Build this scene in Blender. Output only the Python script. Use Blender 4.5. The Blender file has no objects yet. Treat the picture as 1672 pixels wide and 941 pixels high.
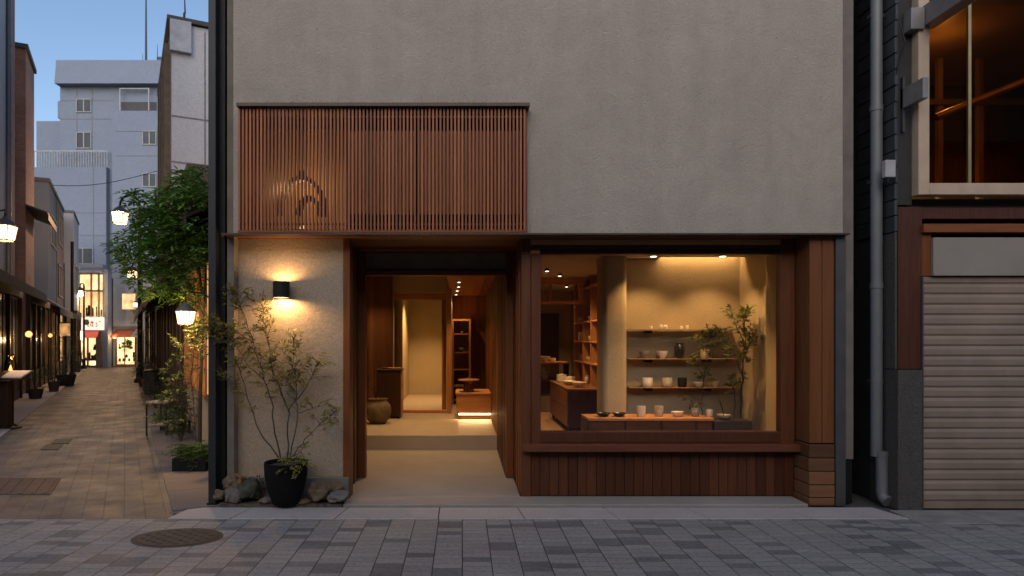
import bpy, bmesh, math, random
from mathutils import Vector, Matrix
R = math.radians
rnd = random.Random(7)
sc = bpy.context.scene
C = sc.collection

# ---------------------------------------------------------------- camera, sky, sun, exposure
CAM_H, CAM_D, FPX = 1.5, 6.0, 1086.0       # eye height, distance to the facade plane, focal length in photo pixels
VX, VY = 755.0, 553.0                       # vanishing point of the facade's depth lines in the photo
cam = bpy.data.cameras.new('camera')
co = bpy.data.objects.new('camera', cam); C.objects.link(co)
co.location = (0, -CAM_D, CAM_H); co.rotation_euler = (R(90), 0, 0)
cam.sensor_width = 36; cam.lens = FPX / 1672 * 36
cam.shift_x = (836 - VX) / 1672; cam.shift_y = (VY - 470.5) / 1672
cam.clip_end = 2000; cam.clip_start = 0.05
cam.dof.use_dof = True; cam.dof.focus_distance = 6.3; cam.dof.aperture_fstop = 2.8
sc.camera = co

SUN_EL, SUN_AZ = R(30.0), R(190)             # the last glow of day, behind the camera and to its right
w = bpy.data.worlds.new('World'); sc.world = w; w.use_nodes = True
nt = w.node_tree; nt.nodes.clear()
sky = nt.nodes.new('ShaderNodeTexSky'); sky.sky_type = 'NISHITA'; sky.sun_disc = False
sky.sun_elevation = SUN_EL; sky.sun_rotation = SUN_AZ; sky.air_density = 1.0; sky.dust_density = 1.5; sky.ozone_density = 2.0
bg = nt.nodes.new('ShaderNodeBackground'); bg.inputs['Strength'].default_value = 0.15
wo = nt.nodes.new('ShaderNodeOutputWorld')
nt.links.new(sky.outputs[0], bg.inputs['Color']); nt.links.new(bg.outputs[0], wo.inputs['Surface'])
sl = bpy.data.lights.new('sun', 'SUN'); sl.energy = 0.55; sl.angle = R(60); sl.color = (1.0, 0.82, 0.66)
so = bpy.data.objects.new('sun', sl); C.objects.link(so)
so.rotation_euler = (R(90) - SUN_EL, 0, R(180) - SUN_AZ)
sc.view_settings.view_transform = 'Standard'; sc.view_settings.look = 'None'
sc.view_settings.exposure = 0.4; sc.view_settings.gamma = 1.0
sc.render.engine = 'CYCLES'
cy = sc.cycles
cy.use_denoising = True; cy.max_bounces = 7; cy.diffuse_bounces = 4; cy.glossy_bounces = 3; cy.transmission_bounces = 4
cy.transparent_max_bounces = 12; cy.caustics_reflective = False; cy.caustics_refractive = False
cy.sample_clamp_indirect = 4.0
try: cy.denoiser = 'OPENIMAGEDENOISE'; cy.denoising_prefilter = 'ACCURATE'
except Exception: pass

def P(px, py, Y):                           # a photo pixel seen at depth Y, as a point of the place
    d = Y + CAM_D
    return Vector(((px - VX) * d / FPX, Y, CAM_H - (py - VY) * d / FPX))
def X(px, Y): return (px - VX) * (Y + CAM_D) / FPX
def Z(py, Y): return CAM_H - (py - VY) * (Y + CAM_D) / FPX

# alley frame: u runs down the alley, v across it to the left
AO = Vector((-2.46, -0.34, 0)); AD = Vector((-0.452, 0.892, 0)); AV = Vector((-0.892, -0.452, 0))
def AL(p): return AO + AD * p[0] + AV * p[1] + Vector((0, 0, p[2]))
def AP(px, v):                              # u at which alley line v is seen at photo column px
    k = (px - VX) / FPX; b = AO + AV * v
    return (k * (b.y + CAM_D) - b.x) / (AD.x - k * AD.y)
def ADEP(u, v): return (AO + AD * u + AV * v).y
def AZ(py, u, v): return Z(py, ADEP(u, v))

# ---------------------------------------------------------------- materials
MATS = {}
def nodes(name):
    m = bpy.data.materials.new(name); m.use_nodes = True
    n = m.node_tree.nodes; l = m.node_tree.links
    return m, n, l, n['Principled BSDF']
def N(n, t, **k):
    x = n.new(t)
    for a, b in k.items(): setattr(x, a, b)
    return x
def c4(c): return (c[0], c[1], c[2], 1)
def mixc(n, l, fac, a, b, mode='MIX'):
    x = N(n, 'ShaderNodeMix', data_type='RGBA', blend_type=mode)
    for s, v in ((x.inputs[0], fac), (x.inputs[6], a), (x.inputs[7], b)):
        if hasattr(v, 'is_output'): l.new(v, s)
        elif isinstance(v, (int, float)): s.default_value = v
        else: s.default_value = c4(v)
    return x.outputs[2]
def coords(n, l, scale=(1, 1, 1), rot=0.0):
    t = N(n, 'ShaderNodeTexCoord'); mp = N(n, 'ShaderNodeMapping')
    mp.inputs['Scale'].default_value = scale; mp.inputs['Rotation'].default_value = (0, 0, rot)
    l.new(t.outputs['Object'], mp.inputs['Vector']); return mp.outputs[0]
def noise(n, l, vec, s, detail=4, rough=.55, dist=0.0):
    x = N(n, 'ShaderNodeTexNoise'); x.inputs['Scale'].default_value = s; x.inputs['Detail'].default_value = detail
    x.inputs['Roughness'].default_value = rough; x.inputs['Distortion'].default_value = dist
    l.new(vec, x.inputs['Vector']); return x.outputs[0]
def ramp(n, l, fac, stops):
    x = N(n, 'ShaderNodeValToRGB'); e = x.color_ramp.elements
    while len(e) < len(stops): e.new(.5)
    for q, (p, c) in zip(e, stops): q.position = p; q.color = c4(c) if not isinstance(c, (int, float)) else (c, c, c, 1)
    l.new(fac, x.inputs[0]); return x.outputs[0]
def bump(n, l, b, h, strength, dist=.01, prev=None):
    x = N(n, 'ShaderNodeBump'); x.inputs['Strength'].default_value = strength; x.inputs['Distance'].default_value = dist
    l.new(h, x.inputs['Height'])
    if prev: l.new(prev, x.inputs['Normal'])
    l.new(x.outputs[0], b.inputs['Normal']); return x.outputs[0]
def sc3(c, f): return tuple(min(1, x * f) for x in c)

def plain(name, col, rough=.6, metal=0, var=.18, s=6, bmp=.15, bs=60, spec=.5):
    if name in MATS: return MATS[name]
    m, n, l, b = nodes(name); v = coords(n, l)
    a = noise(n, l, v, s, 5, .6)
    l.new(ramp(n, l, a, [(.3, sc3(col, 1 - var)), (.7, sc3(col, 1 + var))]), b.inputs['Base Color'])
    b.inputs['Roughness'].default_value = rough; b.inputs['Metallic'].default_value = metal
    b.inputs['Specular IOR Level'].default_value = spec
    if bmp: bump(n, l, b, noise(n, l, v, bs, 4), bmp, .005)
    MATS[name] = m; return m

def wood(name, dark, light, axis='z', rough=.45, s=1.0, island=.35, grain=.12):
    if name in MATS: return MATS[name]
    m, n, l, b = nodes(name)
    k = {'z': (22, 22, 1.1), 'x': (1.1, 22, 22), 'y': (22, 1.1, 22)}[axis]
    v = coords(n, l, tuple(q * s for q in k))
    g = N(n, 'ShaderNodeNewGeometry')
    off = N(n, 'ShaderNodeVectorMath', operation='SCALE'); off.inputs[0].default_value = (31, 17, 53); l.new(g.outputs['Random Per Island'], off.inputs['Scale'])
    add = N(n, 'ShaderNodeVectorMath', operation='ADD'); l.new(v, add.inputs[0]); l.new(off.outputs[0], add.inputs[1])
    a = noise(n, l, add.outputs[0], 1.6, 8, .62, .8)
    f = noise(n, l, add.outputs[0], 9.0, 3, .5)
    c = ramp(n, l, a, [(.28, dark), (.5, tuple((p + q) / 2 for p, q in zip(dark, light))), (.72, light)])
    c = mixc(n, l, .35, c, mixc(n, l, f, dark, light))
    mr = N(n, 'ShaderNodeMapRange'); mr.inputs[3].default_value = 1 - island; mr.inputs[4].default_value = 1 + island; l.new(g.outputs['Random Per Island'], mr.inputs[0])
    hs = N(n, 'ShaderNodeHueSaturation'); l.new(c, hs.inputs['Color']); l.new(mr.outputs[0], hs.inputs['Value'])
    l.new(hs.outputs[0], b.inputs['Base Color'])
    b.inputs['Roughness'].default_value = rough; b.inputs['Specular IOR Level'].default_value = .22
    bump(n, l, b, a, grain, .004)
    MATS[name] = m; return m

def stucco(name, col, bs=.5, scale=1.0, stain=.3, rough=.92, fn=.5, streak=0):
    if name in MATS: return MATS[name]
    m, n, l, b = nodes(name); v = coords(n, l, (scale,) * 3)
    big = noise(n, l, v, .9, 6, .6, .4); mid = noise(n, l, v, 5, 5, .6); fine = noise(n, l, v, 75, 4, .6, 1.2)
    c = ramp(n, l, big, [(.3, sc3(col, 1 - stain)), (.7, sc3(col, 1 + stain * .6))])
    c = mixc(n, l, .5, c, ramp(n, l, mid, [(.3, sc3(col, .86)), (.7, sc3(col, 1.1))]))
    c = mixc(n, l, fn, c, ramp(n, l, fine, [(.3, sc3(col, .6)), (.62, sc3(col, 1.2))]))
    if streak:                               # faint rain washed runs and cloudy trowel patches
        sv = coords(n, l, (5, 5, .28)); c = mixc(n, l, streak, c, ramp(n, l, noise(n, l, sv, 1.0, 6, .6, .3), [(.32, sc3(col, .72)), (.66, sc3(col, 1.18))]))
        c = mixc(n, l, streak, c, ramp(n, l, noise(n, l, v, 2.2, 7, .62, 1.5), [(.32, sc3(col, .68)), (.66, sc3(col, 1.2))]))
    pit = N(n, 'ShaderNodeTexVoronoi'); pit.inputs['Scale'].default_value = 9; l.new(v, pit.inputs['Vector'])
    pm = ramp(n, l, pit.outputs['Distance'], [(.045, .35), (.09, 1.0)])
    msk = ramp(n, l, noise(n, l, v, 1.7, 3), [(.5, 0.0), (.66, 1.0)])
    c2 = mixc(n, l, 1.0, c, pm, 'MULTIPLY')
    c = mixc(n, l, msk, c, c2)
    l.new(c, b.inputs['Base Color']); b.inputs['Roughness'].default_value = rough; b.inputs['Specular IOR Level'].default_value = .2
    p = bump(n, l, b, fine, bs, .012)
    bump(n, l, b, noise(n, l, v, 22, 5, .65, 2.0), bs * .7, .02, p)
    MATS[name] = m; return m

def pavers(name, rowh, bw, base, darkc, dark_at, mortar, rot=0.0, var=.12, msize=.004, rough=.62, along_y=True, dirt=.3, cross=1):
    m, n, l, b = nodes(name)
    v = coords(n, l, (1, 1, 1), rot + (R(90) if along_y else 0))
    def brick(c1, c2, mort, off=.5, bw=bw):
        x = N(n, 'ShaderNodeTexBrick'); x.offset = off; x.offset_frequency = 2; x.squash = 1
        for k, q in (('Color1', c1), ('Color2', c2), ('Mortar', mort)): x.inputs[k].default_value = c4(q)
        x.inputs['Scale'].default_value = 1; x.inputs['Mortar Size'].default_value = msize; x.inputs['Mortar Smooth'].default_value = .25
        x.inputs['Bias'].default_value = 0; x.inputs['Brick Width'].default_value = bw; x.inputs['Row Height'].default_value = rowh
        l.new(v, x.inputs['Vector']); return x
    k = brick((0, 0, 0), (1, 1, 1), (.5, .5, .5), .37)
    tint = k.outputs['Color']
    c = ramp(n, l, tint, [(0, sc3(base, 1 - var)), (dark_at - .02, sc3(base, 1 + var)), (dark_at, darkc), (1, sc3(darkc, .8))])
    wv = coords(n, l)
    c = mixc(n, l, dirt, c, ramp(n, l, noise(n, l, wv, 1.1, 6, .65), [(.3, sc3(base, .5)), (.7, sc3(base, 1.25))]))
    speck = noise(n, l, wv, 160, 3, .7)
    c = mixc(n, l, .4, c, mixc(n, l, 1.0, c, ramp(n, l, speck, [(.3, .3), (.7, 1.7)]), 'MULTIPLY'))
    jf = k.outputs['Fac']
    if cross < 1:                            # long joints run through, cross joints are tight and faint
        kl = brick((0, 0, 0), (1, 1, 1), (.5, .5, .5), .5, 500.0)
        mm = N(n, 'ShaderNodeMath', operation='MULTIPLY'); l.new(k.outputs['Fac'], mm.inputs[0]); mm.inputs[1].default_value = cross
        mx = N(n, 'ShaderNodeMath', operation='MAXIMUM'); l.new(mm.outputs[0], mx.inputs[0]); l.new(kl.outputs['Fac'], mx.inputs[1]); jf = mx.outputs[0]
    c = mixc(n, l, jf, c, mortar)
    c = mixc(n, l, .55, c, mixc(n, l, 1.0, c, ramp(n, l, noise(n, l, wv, 34, 5, .75), [(.3, .45), (.7, 1.5)]), 'MULTIPLY'))
    l.new(c, b.inputs['Base Color'])
    l.new(ramp(n, l, noise(n, l, wv, 2.5, 5), [(.3, rough - .12), (.7, rough + .14)]), b.inputs['Roughness'])
    b.inputs['Specular IOR Level'].default_value = .35
    inv = N(n, 'ShaderNodeMath', operation='SUBTRACT'); inv.inputs[0].default_value = 1; l.new(jf, inv.inputs[1])
    p = bump(n, l, b, inv.outputs[0], .8, .006)
    p = bump(n, l, b, tint, .25, .006, p)
    bump(n, l, b, speck, .6, .008, p)
    return m

def bricks(name, bw, bh, c1, c2, mort, axis='xz', rough=.8, ms=.008):
    if name in MATS: return MATS[name]
    m, n, l, b = nodes(name)
    t = N(n, 'ShaderNodeTexCoord'); s = N(n, 'ShaderNodeSeparateXYZ'); l.new(t.outputs['Object'], s.inputs[0])
    cb = N(n, 'ShaderNodeCombineXYZ')
    ad = N(n, 'ShaderNodeMath', operation='ADD'); l.new(s.outputs[0], ad.inputs[0]); l.new(s.outputs[1], ad.inputs[1])
    l.new(ad.outputs[0], cb.inputs[0]); l.new(s.outputs[2], cb.inputs[1])
    x = N(n, 'ShaderNodeTexBrick'); l.new(cb.outputs[0], x.inputs['Vector'])
    for k, q in (('Color1', c1), ('Color2', c2), ('Mortar', mort)): x.inputs[k].default_value = c4(q)
    x.inputs['Scale'].default_value = 1; x.inputs['Mortar Size'].default_value = ms; x.inputs['Brick Width'].default_value = bw; x.inputs['Row Height'].default_value = bh
    v = coords(n, l)
    c = mixc(n, l, .4, x.outputs['Color'], ramp(n, l, noise(n, l, v, 1.2, 6, .65), [(.3, sc3(c1, .55)), (.7, sc3(c2, 1.2))]))
    l.new(c, b.inputs['Base Color']); b.inputs['Roughness'].default_value = rough
    inv = N(n, 'ShaderNodeMath', operation='SUBTRACT'); inv.inputs[0].default_value = 1; l.new(x.outputs['Fac'], inv.inputs[1])
    bump(n, l, b, inv.outputs[0], .6, .01)
    MATS[name] = m; return m

def emit(name, col, s, mixt=0.0, var=0):
    if name in MATS: return MATS[name]
    m, n, l, b = nodes(name); n.remove(b); out = n['Material Output']
    e = N(n, 'ShaderNodeEmission'); e.inputs[0].default_value = c4(col); e.inputs[1].default_value = s
    if var:
        v = coords(n, l); l.new(ramp(n, l, noise(n, l, v, var, 4), [(.32, sc3(col, .25)), (.68, col)]), e.inputs[0])
    if mixt:
        t = N(n, 'ShaderNodeBsdfTransparent'); x = N(n, 'ShaderNodeMixShader'); x.inputs[0].default_value = mixt
        l.new(e.outputs[0], x.inputs[1]); l.new(t.outputs[0], x.inputs[2]); l.new(x.outputs[0], out.inputs[0])
    else: l.new(e.outputs[0], out.inputs[0])
    MATS[name] = m; return m

def glass(name, tint=(1, 1, 1), ior=1.45, rough=.0):
    if name in MATS: return MATS[name]
    m, n, l, b = nodes(name); n.remove(b); out = n['Material Output']
    t = N(n, 'ShaderNodeBsdfTransparent'); t.inputs[0].default_value = c4(tint)
    g = N(n, 'ShaderNodeBsdfGlossy'); g.inputs['Roughness'].default_value = rough
    f = N(n, 'ShaderNodeFresnel'); f.inputs[0].default_value = ior
    x = N(n, 'ShaderNodeMixShader'); l.new(f.outputs[0], x.inputs[0]); l.new(t.outputs[0], x.inputs[1]); l.new(g.outputs[0], x.inputs[2])
    l.new(x.outputs[0], out.inputs[0]); MATS[name] = m; return m

def leafmat(name, col, var=.5, trans=.35):
    if name in MATS: return MATS[name]
    m, n, l, b = nodes(name); out = n['Material Output']
    g = N(n, 'ShaderNodeNewGeometry')
    c = ramp(n, l, g.outputs['Random Per Island'], [(0, sc3(col, 1 - var)), (.6, col), (1, (min(1, col[0] * 1.9), col[1] * 1.5, col[2] * 1.1))])
    l.new(c, b.inputs['Base Color']); b.inputs['Roughness'].default_value = .5; b.inputs['Specular IOR Level'].default_value = .3
    t = N(n, 'ShaderNodeBsdfTranslucent'); l.new(c, t.inputs[0])
    x = N(n, 'ShaderNodeMixShader'); x.inputs[0].default_value = trans
    l.new(b.outputs[0], x.inputs[1]); l.new(t.outputs[0], x.inputs[2]); l.new(x.outputs[0], out.inputs[0])
    MATS[name] = m; return m

# ---------------------------------------------------------------- mesh builder and object helpers
ROOTM = {}
class MB:
    def __init__(s, xf=None): s.v = []; s.f = []; s.xf = xf
    def add(s, vs, fs):
        k = len(s.v)
        for p in vs:
            p = Vector(p); s.v.append(s.xf(p) if s.xf else p)
        s.f += [tuple(i + k for i in f) for f in fs]; return s
    def box(s, x0, x1, y0, y1, z0, z1):
        x0, x1 = min(x0, x1), max(x0, x1); y0, y1 = min(y0, y1), max(y0, y1); z0, z1 = min(z0, z1), max(z0, z1)
        return s.add([(x0, y0, z0), (x1, y0, z0), (x1, y1, z0), (x0, y1, z0), (x0, y0, z1), (x1, y0, z1), (x1, y1, z1), (x0, y1, z1)],
                     [(0, 3, 2, 1), (4, 5, 6, 7), (0, 1, 5, 4), (1, 2, 6, 5), (2, 3, 7, 6), (3, 0, 4, 7)])
    def hexa(s, pts): return s.add(pts, [(0, 3, 2, 1), (4, 5, 6, 7), (0, 1, 5, 4), (1, 2, 6, 5), (2, 3, 7, 6), (3, 0, 4, 7)])
    def prism(s, poly, lo, hi, axis='z'):   # poly in the two other axes
        def q(a, b, h): return {'z': (a, b, h), 'y': (a, h, b), 'x': (h, a, b)}[axis]
        n = len(poly)
        return s.add([q(a, b, lo) for a, b in poly] + [q(a, b, hi) for a, b in poly],
                     [tuple(range(n))[::-1], tuple(range(n, 2 * n))] + [(i, (i + 1) % n, n + (i + 1) % n, n + i) for i in range(n)])
    def sheet(s, pts): return s.add(pts, [tuple(range(len(pts)))])
    def lathe(s, c, prof, seg=28, sq=(1, 1)):    # prof: (r, z) from the bottom up
        vs = []; fs = []; n = len(prof); cx, cy_, cz = c
        for r, z in prof:
            for i in range(seg):
                a = 2 * math.pi * i / seg; vs.append((cx + r * sq[0] * math.cos(a), cy_ + r * sq[1] * math.sin(a), cz + z))
        for j in range(n - 1):
            for i in range(seg):
                k = (i + 1) % seg; fs.append((j * seg + i, j * seg + k, (j + 1) * seg + k, (j + 1) * seg + i))
        fs.append(tuple(range(seg))[::-1]); fs.append(tuple((n - 1) * seg + i for i in range(seg)))
        return s.add(vs, fs)
    def tube(s, pts, rad, seg=8, caps=True):
        pts = [Vector(p) for p in pts]; n = len(pts)
        if not hasattr(rad, '__len__'): rad = [rad] * n
        vs = []; fs = []; pn = None
        for i, p in enumerate(pts):
            d = (pts[min(i + 1, n - 1)] - pts[max(i - 1, 0)]).normalized()
            if pn is None: pn = d.orthogonal().normalized()
            pn = (pn - d * pn.dot(d)); pn = pn.normalized() if pn.length > 1e-6 else d.orthogonal().normalized()
            b = d.cross(pn)
            for j in range(seg):
                a = 2 * math.pi * j / seg; vs.append(p + (pn * math.cos(a) + b * math.sin(a)) * rad[i])
        for i in range(n - 1):
            for j in range(seg):
                k = (j + 1) % seg; fs.append((i * seg + j, i * seg + k, (i + 1) * seg + k, (i + 1) * seg + j))
        if caps: fs.append(tuple(range(seg))[::-1]); fs.append(tuple((n - 1) * seg + j for j in range(seg)))
        return s.add(vs, fs)
    def leaf(s, p, d, up, ln, wd):
        d = d.normalized(); sd = d.cross(up)
        sd = sd.normalized() if sd.length > 1e-4 else d.orthogonal().normalized()
        nn = sd.cross(d)
        return s.add([p, p + d * ln * .35 + sd * wd * .5 + nn * wd * .12, p + d * ln * .72 + sd * wd * .36 + nn * wd * .04, p + d * ln - nn * wd * .15,
                      p + d * ln * .72 - sd * wd * .36 + nn * wd * .04, p + d * ln * .35 - sd * wd * .5 + nn * wd * .12], [(0, 1, 2, 3), (0, 3, 4, 5)])
    def spray(s, p, d, ln, pairs, ll, lw, r=rnd, droop=.3):  # a compound leaf: leaflets either side of a stalk
        d = d.normalized(); up = Vector((0, 0, 1)) + Vector((r.uniform(-.5, .5), r.uniform(-.5, .5), 0))
        sd = d.cross(up); sd = sd.normalized() if sd.length > 1e-3 else Vector((1, 0, 0)); q = Vector(p)
        for i in range(pairs):
            t = (i + .7) / pairs; pp = q + d * ln * t - Vector((0, 0, droop * ln * t * t))
            for g in (-1, 1):
                if r.random() < .9:
                    s.leaf(pp, d * r.uniform(.5, .9) + sd * g + Vector((0, 0, r.uniform(-.35, .15))), up, ll * r.uniform(.75, 1.15), lw * r.uniform(.8, 1.15))
        s.leaf(q + d * ln - Vector((0, 0, droop * ln)), d - Vector((0, 0, .3)), up, ll * 1.1, lw); return s
    def build(s, name, m, parent=None, loc=None, smooth=0, bevel=0, seg=1):
        me = bpy.data.meshes.new(name)
        inv = None
        if parent is not None: inv = ROOTM[parent.name].inverted()
        elif loc is not None: inv = Matrix.Translation(loc).inverted()
        me.from_pydata([(inv @ v if inv else v)[:] for v in s.v], [], s.f); me.update()
        me.materials.append(m)
        o = bpy.data.objects.new(name, me); C.objects.link(o)
        if parent is not None: o.parent = parent; ROOTM[o.name] = ROOTM[parent.name]
        else:
            if loc is not None: o.location = loc
            ROOTM[o.name] = Matrix.Translation(loc) if loc is not None else Matrix.Identity(4)
        if smooth:
            me.shade_smooth(); me.set_sharp_from_angle(angle=R(smooth))
        if bevel:
            b = o.modifiers.new('bevel', 'BEVEL'); b.width = bevel; b.segments = seg; b.limit_method = 'ANGLE'; b.angle_limit = R(40)
        return o
def tag(o, label=None, cat=None, group=None, kind=None):
    if label: o['label'] = label
    if cat: o['category'] = cat
    if group: o['group'] = group
    if kind: o['kind'] = kind
    return o
def thing(name, label, cat, loc, group=None):
    o = bpy.data.objects.new(name, None); C.objects.link(o); o.location = loc; o.empty_display_size = .1
    ROOTM[o.name] = Matrix.Translation(loc); return tag(o, label, cat, group)
def struct(o): o['kind'] = 'structure'; return o
def dup(root, loc, label, rz=0.0, scale=None):     # a copy of a thing with its parts and their sub-parts
    r = root.copy(); C.objects.link(r); r.location = loc; r.rotation_euler = (0, 0, rz); r['label'] = label
    if scale: r.scale = (scale,) * 3
    for ch in list(root.children):
        c = ch.copy(); C.objects.link(c); c.parent = r
        for g in ch.children:
            d = g.copy(); C.objects.link(d); d.parent = c
    return r
def light(name, kind, loc, power, col, parent=None, size=.03, spot=None, blend=.6, rot=None):
    l = bpy.data.lights.new(name, kind); l.energy = power; l.color = col
    if kind == 'AREA':
        l.shape = 'RECTANGLE'; l.size, l.size_y = size
    else: l.shadow_soft_size = size
    if kind == 'SPOT': l.spot_size = R(spot); l.spot_blend = blend
    o = bpy.data.objects.new(name, l); C.objects.link(o)
    loc = Vector(loc)
    if parent is not None: o.parent = parent; loc = ROOTM[parent.name].inverted() @ loc
    o.location = loc
    if rot: o.rotation_euler = rot
    return o
WARM = (1.0, 0.57, 0.23); WARM2 = (1.0, 0.57, 0.23)

STUCCO = stucco('grey_stucco', (.352, .305, .256), streak=.22, bs=.75)
STUCCO_LOW = stucco('trowelled_plaster', (.30, .24, .175), bs=.45, scale=.7)
PLASTER_IN = stucco('interior_plaster', (.37, .30, .19), bs=.3, scale=.7, stain=.2, fn=.15)
CEIL_IN = plain('ceiling_plaster', (.42, .36, .28), .9, var=.06)
CEDAR = wood('cedar', (.085, .024, .007), (.19, .062, .018))
CEDAR_X = wood('cedar_long', (.085, .024, .007), (.19, .062, .018), 'x')
CEDAR_Y = wood('cedar_deep', (.13, .05, .02), (.24, .10, .042), 'y')
DARKWOOD = wood('dark_stained_wood', (.022, .009, .004), (.055, .022, .01))
DARKWOOD_X = wood('dark_stained_wood_long', (.04, .018, .011), (.10, .042, .022), 'x')
FRAME = wood('window_frame_wood', (.045, .014, .006), (.105, .035, .014))
FRAME_X = wood('window_frame_wood_long', (.055, .018, .008), (.12, .042, .018), 'x')
PILLARWOOD = wood('red_pine', (.07, .024, .009), (.19, .07, .024), 'z', s=.55, island=.1, grain=.25)
HINOKI = wood('warm_interior_wood', (.22, .095, .036), (.40, .19, .075))
HINOKI_X = wood('warm_interior_wood_long', (.24, .105, .04), (.44, .215, .09), 'x')
WALNUT = wood('walnut', (.02, .009, .005), (.048, .021, .011))
CONC = stucco('smooth_concrete', (.27, .245, .215), bs=.12, stain=.5, rough=.5, fn=.3)
CONC_FLOOR = stucco('polished_concrete', (.33, .28, .22), bs=.06, stain=.35, rough=.42, fn=.2)
STONE = stucco('plinth_stone', (.16, .15, .14), bs=.5, scale=2)
BLACKM = plain('black_metal', (.009, .009, .009), .5, 0, bmp=.03, spec=.2)
BRONZE = plain('bronze_flashing', (.055, .036, .028), .5, .4, bmp=.03)
STEEL = plain('grey_painted_steel', (.06, .06, .06), .5, .3, bmp=.05)
GLASS = glass('clear_glass')

# ---------------------------------------------------------------- ground
STREET = pavers('street_setts', .195, .092, (.25, .234, .218), (.115, .114, .116), .80, (.04, .038, .036), cross=.5)
ALLEYP = pavers('alley_pavers', .16, .25, (.078, .077, .078), (.056, .055, .056), .9, (.04, .034, .03), rot=-R(26.9), var=.13, rough=.5)
FLAG = stucco('pale_flagstone', (.36, .325, .30), bs=.25, scale=1.5, stain=.3, rough=.7)
ASPH = plain('asphalt', (.06, .06, .062), .8, var=.2)
struct(MB().sheet([(-300, -300, -.012), (300, -300, -.012), (300, 300, -.012), (-300, 300, -.012)]).build('ground', ASPH))
struct(MB().sheet([(-30, -16, 0), (30, -16, 0), (30, -.48, 0), (-30, -.48, 0)]).build('street_paving', STREET))
def aline(v, Y): b = AO + AV * v; return (Y - b.y) / AD.y
a = MB(); a.sheet([AL((aline(3.4, -.48), 3.4, -.002)), AL((aline(0, -.48), 0, -.002)), AL((37, 0, -.002)), AL((37, 3.4, -.002))])
struct(a.build('alley_paving', ALLEYP))
a = MB(AL)
u = aline(2.05, -.48)
while u < 34:
    ln = rnd.uniform(.7, 1.0); a.box(u, u + ln - .008, 2.05, 2.8, -.01, .012); u += ln
struct(a.build('alley_edge_paving', FLAG, bevel=.003))
a = MB(AL); u = .12
while u < 34:
    ln = rnd.uniform(.7, 1.0); a.box(u, u + ln - .008, -.62, 0, -.01, .014); u += ln
struct(a.build('alley_kerb', stucco('kerb_stone', (.15, .13, .118), bs=.3, scale=1.5, stain=.3), bevel=.003))
struct(MB().sheet([(-2.52, -.3, -.001), (-2.1, -.3, -.001), (-2.1, 1.5, -.001), (-2.6, 1.5, -.001)]).build('corner_paving', MATS['kerb_stone']))
a = MB(); x = -2.46
ed = [-2.46, -1.93, -1.06, -.2, .52, 1.3, 2.05, 2.9, 3.72]
for i in range(len(ed) - 1):
    x0, x1 = ed[i] + .004, ed[i + 1] - .004; sk = [-.06, -.07, -.05, 0, .03, .06, .08, .08, .09]
    a.add([(x0 - sk[i] * .0, -.478, -.01), (x1, -.478, -.01), (x1 - sk[i + 1], -.115, -.01), (x0 - sk[i], -.115, -.01), (x0, -.478, .006), (x1, -.478, .006), (x1 - sk[i + 1], -.115, .006), (x0 - sk[i], -.115, .006)],
          [(0, 3, 2, 1), (4, 5, 6, 7), (0, 1, 5, 4), (1, 2, 6, 5), (2, 3, 7, 6), (3, 0, 4, 7)])
struct(a.build('flagstone_pavement', FLAG, bevel=.003))
a = MB(); a.box(3.725, 4.3, -.62, -.2, -.01, .004); a.box(4.308, 5.3, -.62, -.2, -.01, .004); a.box(5.308, 6.3, -.62, -.2, -.01, .004)
struct(a.build('side_pavement', plain('grey_flag', (.2, .185, .17), .75, var=.3, s=4), bevel=.003))
IRON = plain('cast_iron', (.03, .026, .023), .7, 0, var=.35, s=9, bmp=.6, bs=45)
c = P(290, 878, -.99); c = Vector((c.x, -.99, 0))
g = thing('manhole_cover', 'oval rusty iron manhole cover set in the grey street setts', 'manhole cover', c)
b = MB(); b.lathe((c.x, c.y, -.004), [(.30, 0), (.30, .009), (.29, .010), (.0, .010)], 40, (1, .72))
for k in range(9):
    for j in range(9):
        xx, yy = (k - 4) * .06, (j - 4) * .042
        if (xx / .27) ** 2 + (yy / .19) ** 2 < 1 and (k + j) % 2: b.box(c.x + xx - .018, c.x + xx + .018, c.y + yy - .006, c.y + yy + .006, .005, .009)
b.build('lid', IRON, g)
MB().lathe((c.x, c.y, -.004), [(.335, 0), (.335, .0065), (.0, .0065)], 40, (1, .72)).build('rim', plain('iron_rim', (.025, .023, .021), .7), g)
def grate(label, pts, bars, m):
    cc = sum((Vector(p) for p in pts), Vector()) / 4
    g = thing('drain_cover', label, 'drain cover', cc, 'iron covers in the alley paving')
    MB().hexa([Vector(p) + Vector((0, 0, -.006)) for p in pts] + [Vector(p) + Vector((0, 0, .004)) for p in pts]).build('plate', m, g)
    b = MB(); p0, p1, p2, p3 = [Vector(p) + Vector((0, 0, .004)) for p in pts]
    for i in range(bars):
        t0, t1 = (i + .25) / bars, (i + .7) / bars
        q = [p0.lerp(p1, t0), p0.lerp(p1, t1), p3.lerp(p2, t1), p3.lerp(p2, t0)]
        q = [x.lerp(sum(q, Vector()) / 4, .06) for x in q]
        b.hexa(q + [x + Vector((0, 0, .005)) for x in q])
    b.build('grille', m, g)
def gp(px, py): d = CAM_H * FPX / (py - VY); return ((px - VX) * d / FPX, d - CAM_D, 0)
DRK = plain('dark_iron', (.014, .014, .015), .6, 0)
grate('small dark square drain cover, the nearer of two touching ones', [gp(66, 735), gp(95, 735), gp(103, 726), gp(75, 726)], 5, DRK)
grate('small dark square drain cover, the farther of two touching ones', [gp(83, 725), gp(112, 725), gp(118, 717), gp(90, 717)], 5, DRK)
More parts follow.
